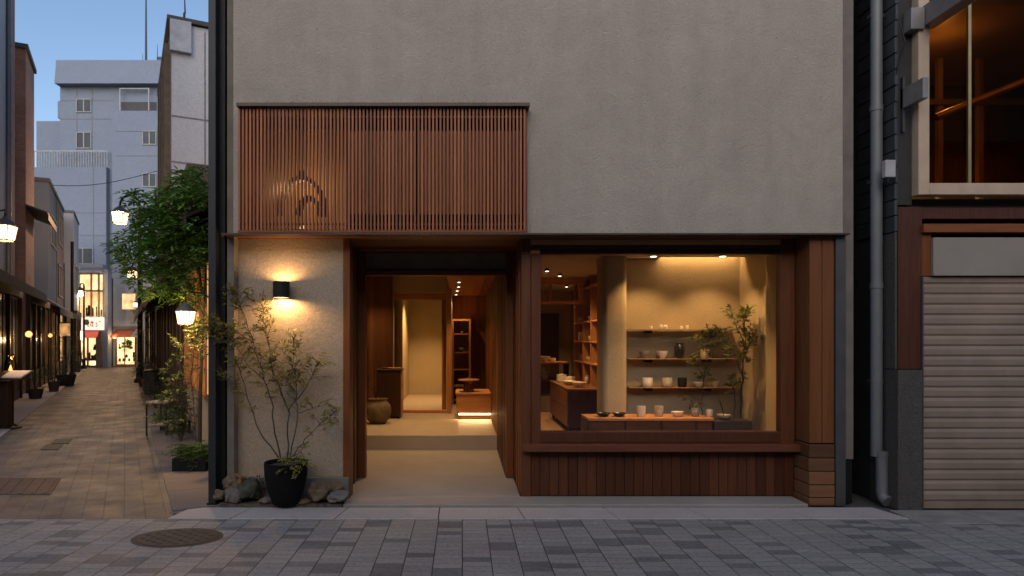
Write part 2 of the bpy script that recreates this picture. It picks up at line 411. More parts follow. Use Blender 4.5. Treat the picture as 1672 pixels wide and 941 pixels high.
grate('large rusty brown rectangular access cover at the alley mouth', [gp(-40, 808), gp(82, 808), gp(100, 781), gp(-10, 781)], 6, plain('rusty_iron', (.06, .04, .032), .75, 0, var=.4, s=7, bmp=.5))

# ---------------------------------------------------------------- the shop building
TOPZ = 8.0
B = thing('shop_building', 'stucco shop with cedar doorway, lit display window and slatted upper screen', 'shop', (.6, 0, 0))
# stucco upper wall round the screen opening
LX0, LX1, LZ0, LZ1 = X(392, 0), X(860, 0), Z(374, 0), Z(180, 0)
WL, WR = X(381, 0), X(1376, 0)
a = MB(); a.box(WL, LX0, 0, .2, 2.452, TOPZ); a.box(LX1, WR, 0, .2, 2.452, TOPZ); a.box(LX0, LX1, 0, .2, LZ1, TOPZ); a.box(LX0, LX1, 0, .2, 2.452, LZ0)
a.build('upper_wall', STUCCO, B)
a = MB(); a.box(X(369, 0), WL - .004, .03, .2, 0.0, TOPZ); a.box(-2.2, -2.1, .24, 9.4, 0, TOPZ); a.build('corner_strip', plain('brown_render', (.13, .11, .09), .9), B)
a = MB(); a.box(3.40, 3.5, .36, 9.4, 0, TOPZ); a.box(-2.2, 3.5, 9.4, 9.5, 0, TOPZ); a.box(-2.2, 3.5, .2, 9.4, TOPZ - .2, TOPZ); a.box(-2.1, 3.4, .72, 9.4, 2.72, 2.9); a.build('rear_wall', plain('dark_render', (.1, .095, .09), .9), B)
a = MB(); a.box(WR + .008, X(1397, 0), .035, .35, Z(750, .03), TOPZ); a.build('side_strip', plain('side_render', (.14, .12, .105), .9), B)
MB().box(WR + .01, X(1396, 0), .045, .35, 0, Z(752, .03)).build('side_plinth', BLACKM, B)
# ledge and soffit
MB().box(X(369, 0), WR, -.12, -.002, 2.418, 2.434).build('ledge', BRONZE, B, bevel=.002)
a = MB(); 
for k in range(6): a.box(-1.098, .538, .14 + k * .145, .14 + (k + 1) * .145 - .006, 2.426, 2.45)
a.box(-2.17, 3.33, -.002, .134, 2.424, 2.45); a.box(.544, 3.1, .14, .22, 2.426, 2.45)
a.build('soffit', CEDAR_X, B)
# lower plaster wall with stone plinth
a = MB(); a.box(X(369, .14), -1.1, .14, .3, .228, 2.422); a.build('lower_wall', STUCCO_LOW, B)
MB().box(X(369, .14), -1.045, .105, .3, 0, .226).build('plinth', STONE, B, bevel=.006)
# entrance reveal
a = MB()
for k in range(5): a.box(-1.16, -1.1 + .012 * (k % 2), .302 + k * .14, .302 + (k + 1) * .14 - .007, .03, 2.424)
a.box(-1.098, -1.035, .12, .3, .03, 2.424); a.box(-1.10, -1.02, 1.0, 1.1, .03, 2.424)
a.build('left_jamb', CEDAR, B, bevel=.003)
a = MB()
for k in range(5): a.box(.54 + .010 * (k % 2), .60, .36 + k * .128, .36 + (k + 1) * .128 - .006, .03, 2.424)
a.box(.462, .538, 1.0, 1.1, .03, 2.424)
a.build('bay_side', CEDAR, B, bevel=.003); a = MB()
for k in range(11): a.box(.46 + .008 * (k % 2), .52, 1.1 + k * .135, 1.1 + (k + 1) * .135 - .007, .03, 2.6)
a.build('right_jamb', FRAME, B, bevel=.003)
a = MB(); a.box(-1.02, .46, 1.0, 1.1, 2.165, 2.214); a.box(-1.02, .46, 1.0, 1.1, 2.40, 2.424); a.build('door_header', CEDAR_X, B, bevel=.003)
MB().box(-1.02, .46, 1.04, 1.08, 2.214, 2.40).build('transom_panel', plain('shaded_plaster', (.2, .16, .1), .9), B)  # plaster coloured darker for the shadow it stands in
# floors
a = MB(); a.box(-1.06, 3.07, -.10, .2, 0, .03); a.box(-1.10, .54, .2, 1.1, 0, .03); a.box(-1.75, .46, 1.1, 2.78, 0, .03)
a.build('threshold_slab', CONC, B, bevel=.004)
a = MB(); a.box(-1.75, .46, 2.78, 9.3, 0, .224); a.build('hall_floor', CONC_FLOOR, B, bevel=.006)
a = MB(); a.box(.56, 3.26, .36, 7.4, 0, .22); a.build('shop_floor', wood('shop_floorboards', (.2, .12, .06), (.34, .22, .12), 'y'), B)
# interior shell of the hall
a = MB(); a.box(-1.9, -1.75, 1.1, 9.3, 0, 2.7); a.box(-1.9, -1.1, 1.02, 1.1, 0, 2.7); a.box(-1.9, .46, 9.2, 9.35, 0, 2.7)
a.box(-1.75, -.23, 5.4, 5.48, 2.29, 2.6); a.box(-1.75, -1.2, 5.4, 5.48, .224, 2.29); a.box(-.27, -.2, 5.48, 9.2, .224, 2.6); a.box(-1.32, -1.22, 5.6, 9.2, .224, 2.6)
a.build('hall_wall', PLASTER_IN, B)
a = MB(); a.box(-1.9, .46, 1.1, 9.3, 2.6, 2.68); a.box(.56, 1.6, .36, 1.70, 2.436, 2.5); a.box(1.6, 3.26, .36, 1.66, 2.436, 2.5); a.box(.56, 2.3, 1.70, 7.4, 2.436, 2.5); a.box(1.6, 3.26, 1.66, 1.95, 2.56, 2.6); a.box(1.6,3.26,1.63,1.66,2.5,2.58)
a.build('interior_ceiling', CEIL_IN, B)
a = MB()
for k in range(5): a.box(-.22 + k * .137, -.22 + (k + 1) * .137 - .004, 3.0, 7.2, 2.35, 2.37)
a.build('timber_ceiling', wood('ceiling_boards', (.2, .07, .025), (.34, .14, .05), 'y'), B)
a = MB()
for k in range(6): a.box(-.2 + k * .115, -.2 + (k + 1) * .115 - .004, 7.2, 7.25, .224, 2.35)
for k in range(34): a.box(.448 + .006 * (k % 2), .47, 2.6 + k * .135, 2.6 + (k + 1) * .135 - .006, .224, 2.6)
a.build('timber_panelling', wood('panelling_wood', (.12, .048, .017), (.24, .10, .037)), B)
a = MB(); a.box(.47, .56, 1.1, 7.4, 0, 2.6); a.build('party_wall', PLASTER_IN, B)
a = MB(); a.box(-.27, -.185, 5.36, 5.47, .224, 2.6); a.box(-1.2, -.27, 5.37, 5.46, .224, .275); a.box(-1.18, -.28, 5.52, 5.60, 2.17, 2.285)
a.box(-.355, -.28, 5.52, 5.6, .224, 2.17); a.build('inner_door_frame', HINOKI, B, bevel=.003)
MB().lathe((-1.13, 5.75, .224), [(.075, 0), (.075, 2.3)], 20).build('round_post', PLASTER_IN, B, smooth=40)
a = MB()
for k in range(17): a.box(-1.74 + k * .0325, -1.74 + k * .0325 + .019, 5.28, 5.32, .224, 2.6)
a.box(-1.75, -1.19, 5.33, 5.35, .224, 2.6)
a.build('slat_partition', wood('slat_wood', (.13, .05, .02), (.26, .11, .045)), B)
# display-room shell
PIL0, PIL1 = X(984, 1.52), X(1025, 1.52)
a = MB(); a.box(PIL1 - .1, 3.26, 1.8, 1.95, .22, 2.6); a.box(3.25, 3.4, .36, 1.95, 0, 2.6); a.box(3.12, 3.25, .40, .84, .22, 2.436)
a.box(2.18, 2.32, 1.95, 7.4, .22, 2.436); a.box(.56, 2.3, 7.3, 7.4, .22, 2.436); a.box(PIL1 - .1, 2.3, 1.95, 2.0, .22, 2.436)
a.build('display_room_wall', PLASTER_IN, B)
r_ = .07; pts = []
for cx_, cy_, a0 in ((PIL1 - r_, 1.52 + r_, -90), (PIL1 - r_, 1.90 - r_, 0), (PIL0 + r_, 1.90 - r_, 90), (PIL0 + r_, 1.52 + r_, 180)):
    for k in range(6): t = R(a0 + k * 18); pts.append((cx_ + r_ * math.cos(t), cy_ + r_ * math.sin(t)))
MB().prism(pts, .22, 2.434).build('plaster_pillar', PLASTER_IN, B, smooth=35)
MB().box(.57, 1.92, 7.22, 7.29, .22, 2.0).build('dark_door', DARKWOOD, B)
a = MB(); a.box(.56, 1.9, 4.2, 4.26, 2.33, 2.434); a.box(.56, 1.9, 4.2, 4.26, 2.03, 2.08); a.box(1.78, 1.86, 4.2, 4.26, 2.08, 2.33); a.box(1.33, 1.37, 4.2, 4.26, 2.08, 2.33)
a.build('transom_frame', HINOKI_X, B, bevel=.002)
MB().box(.56, 1.78, 4.225, 4.23, 2.08, 2.33).build('transom_glass', GLASS, B)
# display window
W = MB().box(.64, .731, .2, .30, .456, 2.29).box(.548, .636, .19, .33, .03, 2.424).box(2.968, 3.10, .2, .30, .456, 2.424).box(.731, 2.968, .2, .32, .527, .627).box(.731, 2.968, .205, .3, 2.29, 2.33).build('display_window', FRAME, B, bevel=.004)
MB().box(.638, 2.966, .2, .33, 2.332, 2.372).build('window_head', DARKWOOD_X, W); MB().box(.638, 2.966, .19, .33, 2.375, 2.423).build('lintel', HINOKI_X, W, bevel=.003)  # upper board is added, paler, in place of the lit soffit strip
MB().box(.731, 2.968, .25, .256, .627, 2.29).build('window_pane', GLASS, W)
MB().box(.56, 3.11, .105, .32, .456, .524).build('window_sill', FRAME_X, W, bevel=.006)
a = MB(); n_ = 28
for k in range(n_):
    x0 = .640 + (3.10 - .640) * k / n_; a.box(x0, x0 + 2.46 / n_ - .005, .222 + rnd.uniform(-.001, .001), .26, .03, .456)
a.box(.64, 3.1, .262, .33, .03, .455)
a.build('plank_panel', wood('plank_wood', (.042, .013, .006), (.10, .033, .014), island=.3), W)
# right pillar
a = MB(); a.box(3.117, 3.226, -.03, .33, .56, 2.422); a.box(3.231, 3.337, -.028, .33, .56, 2.422); a.build('timber_pillar', PILLARWOOD, B, bevel=.003)
a = MB(); zz = .0
for k, h in enumerate((.075, .115, .12, .12, .125)):
    a.box(3.108 + rnd.uniform(-.004, .004), 3.337, -.045 + rnd.uniform(-.004, .004), .32, zz, zz + h - .006); zz += h
a.build('pillar_base', wood('weathered_block', (.085, .038, .018), (.17, .08, .038), 'x', s=.6), B, bevel=.006)
MB().box(3.342, WR, -.05, .3, 0, 2.416).build('steel_edge', STEEL, B, bevel=.003)
# steel corner post by the alley
g = thing('steel_corner_post', 'tall black steel post at the alley corner of the shop', 'post', (-2.25, 0, 0))
MB().box(X(340, -.05), X(352, -.05), -.05, .12, 0, TOPZ).build('flange', plain('blued_steel', (.018, .019, .021), .5, 0, bmp=.03, spec=.3), g, bevel=.002)
MB().box(X(352, -.05), X(369, .05) - .005, .04, .12, 0, TOPZ).build('web', BLACKM, g)
MB().box(X(340, -.05) - .01, X(352, -.05) + .012, -.06, .12, 0, .03).build('base_plate', BLACKM, g)

# slatted upper screen
g = thing('slatted_screen', 'cedar slat screen with dark cap on the upper stucco wall', 'screen', (X(625, 0), -.05, 2.44))
a = MB(); n_ = 79; sx0, sx1 = X(389, -.1), X(861, -.1)
for k in range(n_):
    x0 = sx0 + (sx1 - sx0) * k / n_; a.box(x0, x0 + .0165, -.10, -.066, Z(376, -.1), Z(176, -.1))
a.build('slat_grille', wood('slat_cedar', (.17, .052, .022), (.32, .115, .052), island=.3), g)
MB().box(X(386, -.13), X(865, -.13), -.14, .0, Z(176, -.1), Z(170, -.1)).build('cap', BRONZE, g, bevel=.003)
MB().box(sx0, sx1, -.105, -.02, Z(380.5, -.1), Z(376, -.1)).build('bottom_rail', CEDAR_X, g, bevel=.002)
a = MB(); a.box(sx0, sx0 + .02, -.06, -.002, Z(376, -.1), Z(176, -.1)); a.box(sx1 - .02, sx1, -.06, -.002, Z(376, -.1), Z(176, -.1))
for py in (190, 365): a.box(sx0 + .02, sx1 - .02, -.06, -.045, Z(py + 3, -.05), Z(py, -.05))
a.build('side_rail', CEDAR, g)
zt, zb = Z(214, 0), Z(350, 0)
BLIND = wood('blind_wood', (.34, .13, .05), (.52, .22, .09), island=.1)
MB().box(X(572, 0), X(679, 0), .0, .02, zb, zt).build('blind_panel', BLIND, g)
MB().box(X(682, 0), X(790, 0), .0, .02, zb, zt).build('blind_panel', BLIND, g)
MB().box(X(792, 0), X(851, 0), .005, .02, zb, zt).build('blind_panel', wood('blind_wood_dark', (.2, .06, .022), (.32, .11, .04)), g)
# niche behind the screen
a = MB(); a.box(LX0 - .02, LX1 + .02, .6, .65, LZ0 - .05, LZ1 + .05); a.box(LX0 - .05, LX0, .2, .6, LZ0 - .05, LZ1 + .05); a.box(LX1, LX1 + .05, .2, .6, LZ0 - .05, LZ1 + .05)
a.box(LX0, LX1, .2, .6, LZ0 - .05, LZ0 - .005); a.box(LX0, LX1, .2, .6, LZ1 + .005, LZ1 + .05)
a.build('screen_niche', plain('niche_wood', (.05, .02, .01), .8), B)
MB().box(X(575, .3), X(575, .3) + .03, .03, .6, LZ0, LZ1).build('niche_divider', DARKWOOD, B)
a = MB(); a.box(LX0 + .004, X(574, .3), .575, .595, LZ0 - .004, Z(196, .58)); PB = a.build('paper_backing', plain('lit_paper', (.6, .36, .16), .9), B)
gl = thing('lantern', 'dark arched lamp glowing faintly behind the slatted screen', 'lamp', (X(493, .2), .22, LZ0))
cx_ = X(493, .2); cz_ = Z(353, .2); Rr = .24
a = MB()
for ry, rr, th in ((0, Rr, .042), (0, .12, .04)):
    for k in range(14):
        t0, t1 = R(k * 180 / 14), R((k + 1) * 180 / 14 - 2)
        a.prism([(cx_ + (0 if rr > .2 else .07) + rr * math.cos(t), cz_ + rr * 1.55 * math.sin(t)) for t in (t0, t1)] + [(cx_ + (0 if rr > .2 else .07) + (rr - th) * math.cos(t), cz_ + (rr * 1.55 - th) * math.sin(t)) for t in (t1, t0)], .16, .26, 'y')
a.box(cx_ - .03, cx_ + .03, .18, .24, cz_ + Rr * 1.55, cz_ + Rr * 1.55 + .05)
a.build('wicker_arch', DARKWOOD, gl)
MB().lathe((cx_ - .02, .33, LZ0), [(.02, 0), (.035, .03), (.035, .06), (.02, .09)], 20).build('globe', emit('lamp_globe', (1, .5, .16), 1.0), gl, smooth=50)
light('lantern_light', 'POINT', (cx_ - .02, .32, LZ0 + .46), 2.2, WARM, gl, .09)

# ---------------------------------------------------------------- wall lamp
lc = Vector((X(460.5, .05), .028, Z(473.5, .05)))
g = thing('wall_lamp', 'black cylinder wall lamp throwing light up and down the plaster', 'lamp', lc)
h, ro, ri = .073, .074, .069; a = MB(); seg = 32; vs = []; fs = []
for r, z in ((ri, -h), (ro, -h), (ro, h), (ri, h)):
    for i in range(seg): t = 2 * math.pi * i / seg; vs.append((lc.x + r * math.cos(t), lc.y + r * math.sin(t), lc.z + z))
for j in range(4):
    for i in range(seg): k = (i + 1) % seg; jj = (j + 1) % 4; fs.append((j * seg + i, j * seg + k, jj * seg + k, jj * seg + i))
a.add(vs, fs); a.build('shade', BLACKM, g, smooth=40)
a = MB(); a.box(lc.x - .03, lc.x + .03, lc.y + .06, .138, lc.z - .04, lc.z + .04); a.lathe((lc.x, lc.y, lc.z - .012), [(.068, 0), (.068, .024)], 24); a.build('bracket', BLACKM, g)
light('up_light', 'POINT', (lc.x, lc.y, lc.z + .048), 9, WARM2, g, .02)
light('down_light', 'POINT', (lc.x, lc.y, lc.z - .048), 21, WARM2, g, .02)

# ---------------------------------------------------------------- downlights and interior light
def downlight(px, py, Y, z, power, label, spot=95, r=.045, tilt=0, drop=.035):
    p = Vector((X(px, Y), Y, z)) if px > 50 else Vector((px, Y, z))
    g = thing('downlight', label, 'downlight', p, 'ceiling downlights inside the shop')
    MB().lathe((p.x, p.y, p.z - drop), [(r, 0), (r, drop)], 20).build('housing', BLACKM, g, smooth=40)
    MB().lathe((p.x, p.y, p.z - drop - .004), [(r * .75, 0), (r * .75, .0035)], 16).build('lens', emit('downlight_lens', (1, .78, .5), 5), g)
    light('downlight_beam', 'SPOT', (p.x, p.y, p.z - drop - .012), power, WARM, g, .03, spot, .7, (tilt, 0, 0))
CZ = 2.436
downlight(1067, 0, 1.30, CZ, 46, 'left downlight over the pottery shelves behind the display window', 105, tilt=R(10))
downlight(1180, 0, 1.30, CZ, 46, 'right downlight over the pottery shelves, by the potted tree', 105, tilt=R(10))
downlight(1243, 0, .95, CZ, 30, 'downlight above the right end wall of the display window', 80)
downlight(1120, 0, .75, CZ, 80, 'added downlight nearest the glass, warm fill for the low display bench', 100)  # fill lamp added to warm the bench and lower niche
downlight(893, 0, 2.9, CZ, 60, 'ceiling downlight nearest the glass over the dark drawer counter', 120, .03)
downlight(914, 0, 3.6, CZ, 60, 'ceiling downlight between the drawer counter and the timber transom', 120, .03)
downlight(925, 0, 5.6, CZ, 60, 'ceiling downlight in the rear room behind the timber transom', 120, .03)
downlight(-.05, 0, 3.9, 2.349, 34, 'downlight in the timber ceiling nearest the door header', 100, .028, drop=.012)
downlight(-.06, 0, 4.8, 2.349, 40, 'second downlight of the timber ceiling, above the low counter', 100, .028, drop=.012)
downlight(-.09, 0, 5.7, 2.349, 34, 'third downlight of the timber ceiling, behind the low counter', 100, .028, drop=.012)
downlight(-.12, 0, 6.7, 2.349, 40, 'farthest downlight of the timber ceiling by the shelf unit', 100, .028, drop=.012)
downlight(-1.0, 0, 3.6, 2.6, 60, 'hall downlight above the round clay jar', 110, .035)
downlight(-1.45, 0, 4.72, 2.6, 38, 'added hall downlight to brighten the slat partition behind the chest', 100, .03)  # extra lamp put in to brighten the slats
downlight(-.55, 0, 2.2, 2.6, 100, 'hall downlight just inside the entrance step', 110, .035)
downlight(-.75, 0, 7.9, 2.6, 240, 'corridor downlight washing the plain back wall', 110, .035)
downlight(-.75, 0, 6.3, 2.6, 70, 'corridor downlight just beyond the inner door frame', 110, .035)
g = thing('cove_strip', 'hidden light strip in the ceiling slot above the pottery shelves', 'light strip', (2.6, 1.72, 2.54))
MB().box(PIL1 + .02, 3.23, 1.68, 1.70, 2.52, 2.535).build('diffuser', emit('led_strip', (1, .66, .3), 5), g)
light('cove_light', 'AREA', (2.6, 1.715, 2.535), 5, WARM, g, (1.2, .03))

# ---------------------------------------------------------------- hall furniture
DK = 10.6
g = thing('tansu_chest', 'dark wooden drawer chest standing before the slat partition', 'chest', (-1.17, 4.75, .224))
MB().box(-1.36, -.985, 4.6, 5.0, .254, .985).build('carcass', WALNUT, g, bevel=.004)
MB().box(-1.375, -.965, 4.58, 5.02, .985, 1.01).build('top', WALNUT, g, bevel=.003)
for k in range(3): MB().box(-.985, -.972, 4.63, 4.97, .28 + k * .235, .28 + k * .235 + .22).build('drawer', HINOKI, g, bevel=.002)
for xx in (-1.34, -1.03): MB().box(xx, xx + .03, 4.61, 4.99, .224, .254).build('foot', WALNUT, g)
CLAY = plain('rough_stoneware', (.11, .075, .042), .75, var=.45, s=7, bmp=.5, bs=30)
def lathe_thing(name, label, cat, c, prof, m, group=None, seg=26, sq=(1, 1)):
    o = MB().lathe(c, prof, seg, sq).build(name, m, loc=Vector(c), smooth=50); return tag(o, label, cat, group)
pc = Vector((-1.27, 4.0, .224))
jar = lathe_thing('clay_jar', 'round brown clay jar on the hall floor by the chest', 'jar', pc,
    [(.10, 0), (.15, .05), (.195, .13), (.205, .20), (.185, .28), (.145, .325), (.13, .345), (.15, .372), (.14, .372), (.118, .345), (.12, .30), (.02, .28)], CLAY)
a = MB(); a.tube([(-1.27, 4.0, .5), (-1.33, 4.0, .72), (-1.42, 4.02, .8), (-1.40, 4.0, .98)], [.008, .007, .005, .003]); a.tube([(-1.33, 4, .72), (-1.29, 4, .84)], [.005, .003])
tag(a.build('dry_branch', DARKWOOD, loc=Vector((-1.27, 4.0, .5))), 'bent bare branch standing in the round clay jar', 'branch')
tag(MB().lathe((-1.12, 4.75, 1.01), [(.10, 0), (.13, .018), (.125, .018), (.09, .008)], 24).build('shallow_dish', plain('pale_wood_dish', (.4, .25, .13), .6), loc=Vector((-1.12, 4.75, 1.01)), smooth=40), 'shallow pale dish lying on the dark chest', 'dish')
tag(MB().lathe((-1.24, 4.72, 1.01), [(.05, 0), (.06, .02), (.05, .02), (.03, .01)], 20).build('small_saucer', plain('brown_saucer', (.16, .09, .05), .5), loc=Vector((-1.24, 4.72, 1.01)), smooth=40), 'small brown saucer lying beside the pale dish on the chest', 'saucer')
# low counter
g = thing('low_counter', 'low honey wood counter with light strip glowing along its foot', 'counter', (.18, 4.8, .224))
MB().box(-.095, .445, 4.4, 5.2, .33, .625).build('body', HINOKI_X, g, bevel=.004)
MB().box(-.11, .446, 4.385, 5.21, .625, .65).build('top', HINOKI_X, g, bevel=.003)
MB().box(-.05, .44, 4.48, 5.15, .224, .33).build('plinth', DARKWOOD, g)
MB().box(-.06, .44, 4.46, 4.475, .30, .327).build('light_strip', emit('foot_strip', (1, .62, .26), 10), g)
light('foot_glow', 'AREA', (.19, 4.455, .315), 5, WARM, g, (.5, .02))
lathe_thing('tray', 'thin round black tray on the low counter', 'tray', (.07, 4.58, .65), [(.12, 0), (.125, .008), (.0, .008)], BLACKM)
g = thing('glass_stand', 'round wooden disc on a glass jar, on the low counter', 'cake stand', (.1, 4.72, .65))
MB().lathe((.1, 4.72, .65), [(.085, 0), (.085, .17), (.08, .17), (.08, .006), (.0, .006)], 24).build('jar', glass('jar_glass', (.95, .85, .7)), g, smooth=40)
MB().lathe((.1, 4.72, .66), [(.05, 0), (.055, .06), (.03, .10)], 16).build('filling', plain('pale_filling', (.4, .26, .14), .8), g, smooth=40)
MB().lathe((.1, 4.72, .821), [(.165, 0), (.17, .012), (.165, .022), (.02, .024), (.02, .05), (.0, .055)], 28).build('lid', HINOKI_X, g, smooth=40)
# shelf unit on the back panelling
g = thing('shelf_unit', 'tall narrow wooden shelf unit against the rear timber panelling', 'shelf unit', (-.02, 7.0, .224))
a = MB(); a.box(.125, .165, 6.82, 7.19, .224, 1.88); a.box(-.2, -.17, 6.82, 7.19, .224, 1.88); a.box(-.17, .125, 6.82, 7.19, 1.84, 1.88); a.build('frame', HINOKI, g)
for z in (1.595, 1.24, .906, .585, .32): MB().box(-.168, .123, 6.84, 7.18, z - .018, z).build('shelf', HINOKI_X, g)
MB().box(-.168, .123, 7.18, 7.19, .9, 1.84).build('back_panel', PLASTER_IN, g)
tag(MB().lathe((-.03, 6.95, 1.24), [(.05, 0), (.085, .04), (.07, .09), (.03, .11)], 16).build('ornament', plain('moss_ball', (.05, .05, .03), .9, bmp=1), loc=Vector((-.03, 6.95, 1.24)), smooth=60), 'dark rounded ornament with twigs on the narrow shelf unit', 'ornament')
lathe_thing('cup', 'tiny white cup on the upper board of the narrow shelf unit', 'cup', (-.0, 6.95, 1.595), [(.025, 0), (.035, .05), (.03, .05), (.02, .01)], plain('white_glaze', (.55, .5, .43), .35, var=.08, bmp=.05), 'pottery')
lathe_thing('dish', 'flat pale dish low down on the narrow shelf unit', 'dish', (-.04, 6.95, .585), [(.06, 0), (.1, .02), (.09, .02), (.05, .008)], MATS['white_glaze'], 'pottery')
lathe_thing('plate', 'flat dish at middle height on the narrow shelf unit', 'dish', (-.02, 6.95, .906), [(.05, 0), (.08, .02), (.07, .02), (.05, .008)], MATS['pale_wood_dish'], 'pottery')

# ---------------------------------------------------------------- display window contents
WHITE = plain('cream_glaze', (.74, .68, .58), .35, var=.1, bmp=.06, s=20)
GREYG = plain('grey_glaze', (.24, .21, .18), .5, var=.3, bmp=.2, s=25)
BLACKG = plain('black_glaze', (.018, .016, .014), .25, var=.3, bmp=.1)
OAT = plain('oat_glaze', (.5, .42, .31), .55, var=.25, bmp=.2, s=30)
SHF = 1.68
for py, lab in ((538, 'highest'), (586, 'middle'), (633, 'lowest')):
    z = Z(py, 1.6)
    g = thing('wall_shelf', f'{lab} of the three thin wooden shelves on the display back wall', 'shelf', (X(1110, 1.6), 1.7, z - .02), 'thin wall shelves behind the display window')
    MB().box(X(1029, 1.6), X(1206, 1.6), 1.6, 1.79, z - .010, z).build('board', wood('thin_shelf_wood', (.11, .055, .025), (.2, .11, .05), 'x'), g, bevel=.002)
    for px in (1063, 1160): MB().box(X(px - 5, 1.6), X(px + 5, 1.6), 1.66, 1.797, z - .045, z - .014).build('bracket', BLACKM, g)
def cup(px, py0, py1, wpx, Y, z, m, label, shape='cup', cat=None):
    s_ = (Y + CAM_D) / FPX; r = wpx * s_ / 2; h = (py1 - py0) * s_; c = (X(px, Y), Y, z)
    t = min(.006, r * .15)
    prof = {'cup': [(r * .75, 0), (r * .9, h * .08), (r, h * .5), (r * .98, h), (r * .98 - t, h), (r - 2 * t, h * .5), (r * .7, h * .12), (.002, h * .1)],
            'bowl': [(r * .42, 0), (r * .45, h * .1), (r * .75, h * .4), (r * .95, h * .75), (r, h), (r - t, h), (r * .7, h * .45), (.002, h * .18)],
            'dish': [(r * .5, 0), (r * .6, h * .15), (r, h * .9), (r * .99, h), (r * .9, h * .8), (r * .5, h * .3), (.002, h * .3)],
            'vase': [(r * .62, 0), (r * .7, h * .05), (r * .98, h * .45), (r, h * .68), (r * .82, h * .88), (r * .72, h * .92), (r * .86, h), (r * .75, h), (r * .6, h * .9), (.002, h * .85)],
            'jar': [(r * .85, 0), (r, h * .08), (r, h * .8), (r * .9, h * .84), (r, h * .86), (r, h * .97), (r * .2, h * .98), (r * .2, h * 1.08), (.002, h * 1.08)]}[shape]
    nm = {'cup': 'cup', 'bowl': 'bowl', 'dish': 'dish', 'vase': 'vase', 'jar': 'lidded_jar'}[shape]
    return lathe_thing(nm, label, cat or nm.replace('_', ' '), c, prof, m, 'pottery')
z2, z3, z1 = Z(586, 1.6), Z(633, 1.6), Z(538, 1.6)
cup(1052, 573, 585, 16, SHF, z2, GREYG, 'rough grey brown bowl at the left end of the middle shelf', 'bowl')
cup(1081, 573, 585, 18, SHF, z2, WHITE, 'pale speckled bowl between grey bowl and dark vase on middle shelf', 'bowl')
cup(1110, 560, 585, 16, SHF, z2, BLACKG, 'tall dark brown vase on the middle shelf', 'vase')
cup(1151, 570, 585, 14, SHF, z2, OAT, 'pale tumbler half hidden by leaves on the middle shelf', 'cup')
cup(1057, 617, 632, 17, SHF, z3, WHITE, 'plain cream cup at the left end of the lowest shelf', 'cup')
cup(1089, 617, 632, 17, SHF, z3, OAT, 'ribbed cream cup beside the black cup on the lowest shelf', 'cup')
cup(1114, 617, 632, 15, SHF, z3, BLACKG, 'black glazed cup on the lowest shelf', 'cup')
cup(1140, 624, 632, 16, SHF, z3, WHITE, 'small white footed bowl right of the black cup, lowest shelf', 'bowl')
cup(1168, 622, 632, 12, SHF, z3, OAT, 'small oat coloured bowl behind leaves, lowest shelf', 'bowl')
for px, h_, lab, shp in ((1063, 6, 'tiny bottle at the left end of the highest shelf', 'vase'), (1080, 8, 'small bird shaped white piece left of its pair, highest shelf', 'vase'), (1087, 8, 'small white piece right of its pair, highest shelf', 'vase'), (1112, 6, 'tiny white figure right of centre on the highest shelf', 'vase'), (1122, 7, 'tiny pale cup last on the highest shelf', 'cup')):
    cup(px, 538 - h_, 538, 5 if h_ < 8 else 6, SHF, z1, WHITE, lab, shp, 'ornament')
# bench
BY = 1.05; bz = Z(683, BY)
g = thing('display_bench', 'low wooden bench with drawers along the foot of the display window', 'bench', (2.0, 1.2, .22))
MB().box(X(960, BY), X(1166, BY), BY, 1.45, bz - .03, bz).build('top', HINOKI_X, g, bevel=.003)
e = [960, 1021, 1080, 1137, 1165]
for i in range(4): MB().box(X(e[i] + 2, BY + .02), X(e[i + 1] - 2, BY + .02), BY + .02, 1.42, .26, bz - .034).build('drawer', wood('bench_drawer', (.06, .025, .01), (.12, .05, .02), 'x'), g, bevel=.003)
for x in e[:-1]: MB().box(X(x - 2, BY + .02), X(x + 2, BY + .02), BY + .025, 1.42, .22, bz - .031).build('divider', DARKWOOD, g)
IY = 1.2
cup(985, 674, 680, 24, IY, bz, BLACKG, 'shallow black bowl, first on the low bench beside the counter', 'dish')
cup(1011, 674, 680, 23, IY, bz, BLACKG, 'shallow black bowl in front of the plaster pillar', 'dish')
cup(1047, 665, 682, 14, IY, bz, WHITE, 'straight white cup right of the black bowls on the bench', 'cup')
cup(1076, 665, 682, 14, IY, bz, OAT, 'straight cup with a grey mark next to the white bowl on bench', 'cup')
cup(1106, 674, 682, 20, IY, bz, WHITE, 'shallow white footed bowl in the middle of the low bench', 'bowl')
cup(1135, 668, 682, 12, IY, bz, GREYG, 'grey glass jar with pale lid on the low bench', 'jar')
cup(1158, 671, 682, 11, IY, bz, WHITE, 'white mug between the lidded jar and the shallow planter bowl', 'cup')
cup(1182, 676, 683, 22, IY - .05, Z(684, IY - .05), OAT, 'brown bowl with twigs on the planter edge', 'dish')
a = MB(); q = P(1182, 680, IY - .05)
for dx, dz in ((-.07, .24), (-.03, .15), (-.055, .18)): a.tube([q, q + Vector((dx * .5, 0, dz * .6)), q + Vector((dx, .01, dz))], [.004, .003, .001], 5)
tag(a.build('twigs', DARKWOOD, loc=q), 'thin bare twigs rising from the brown bowl', 'twigs')
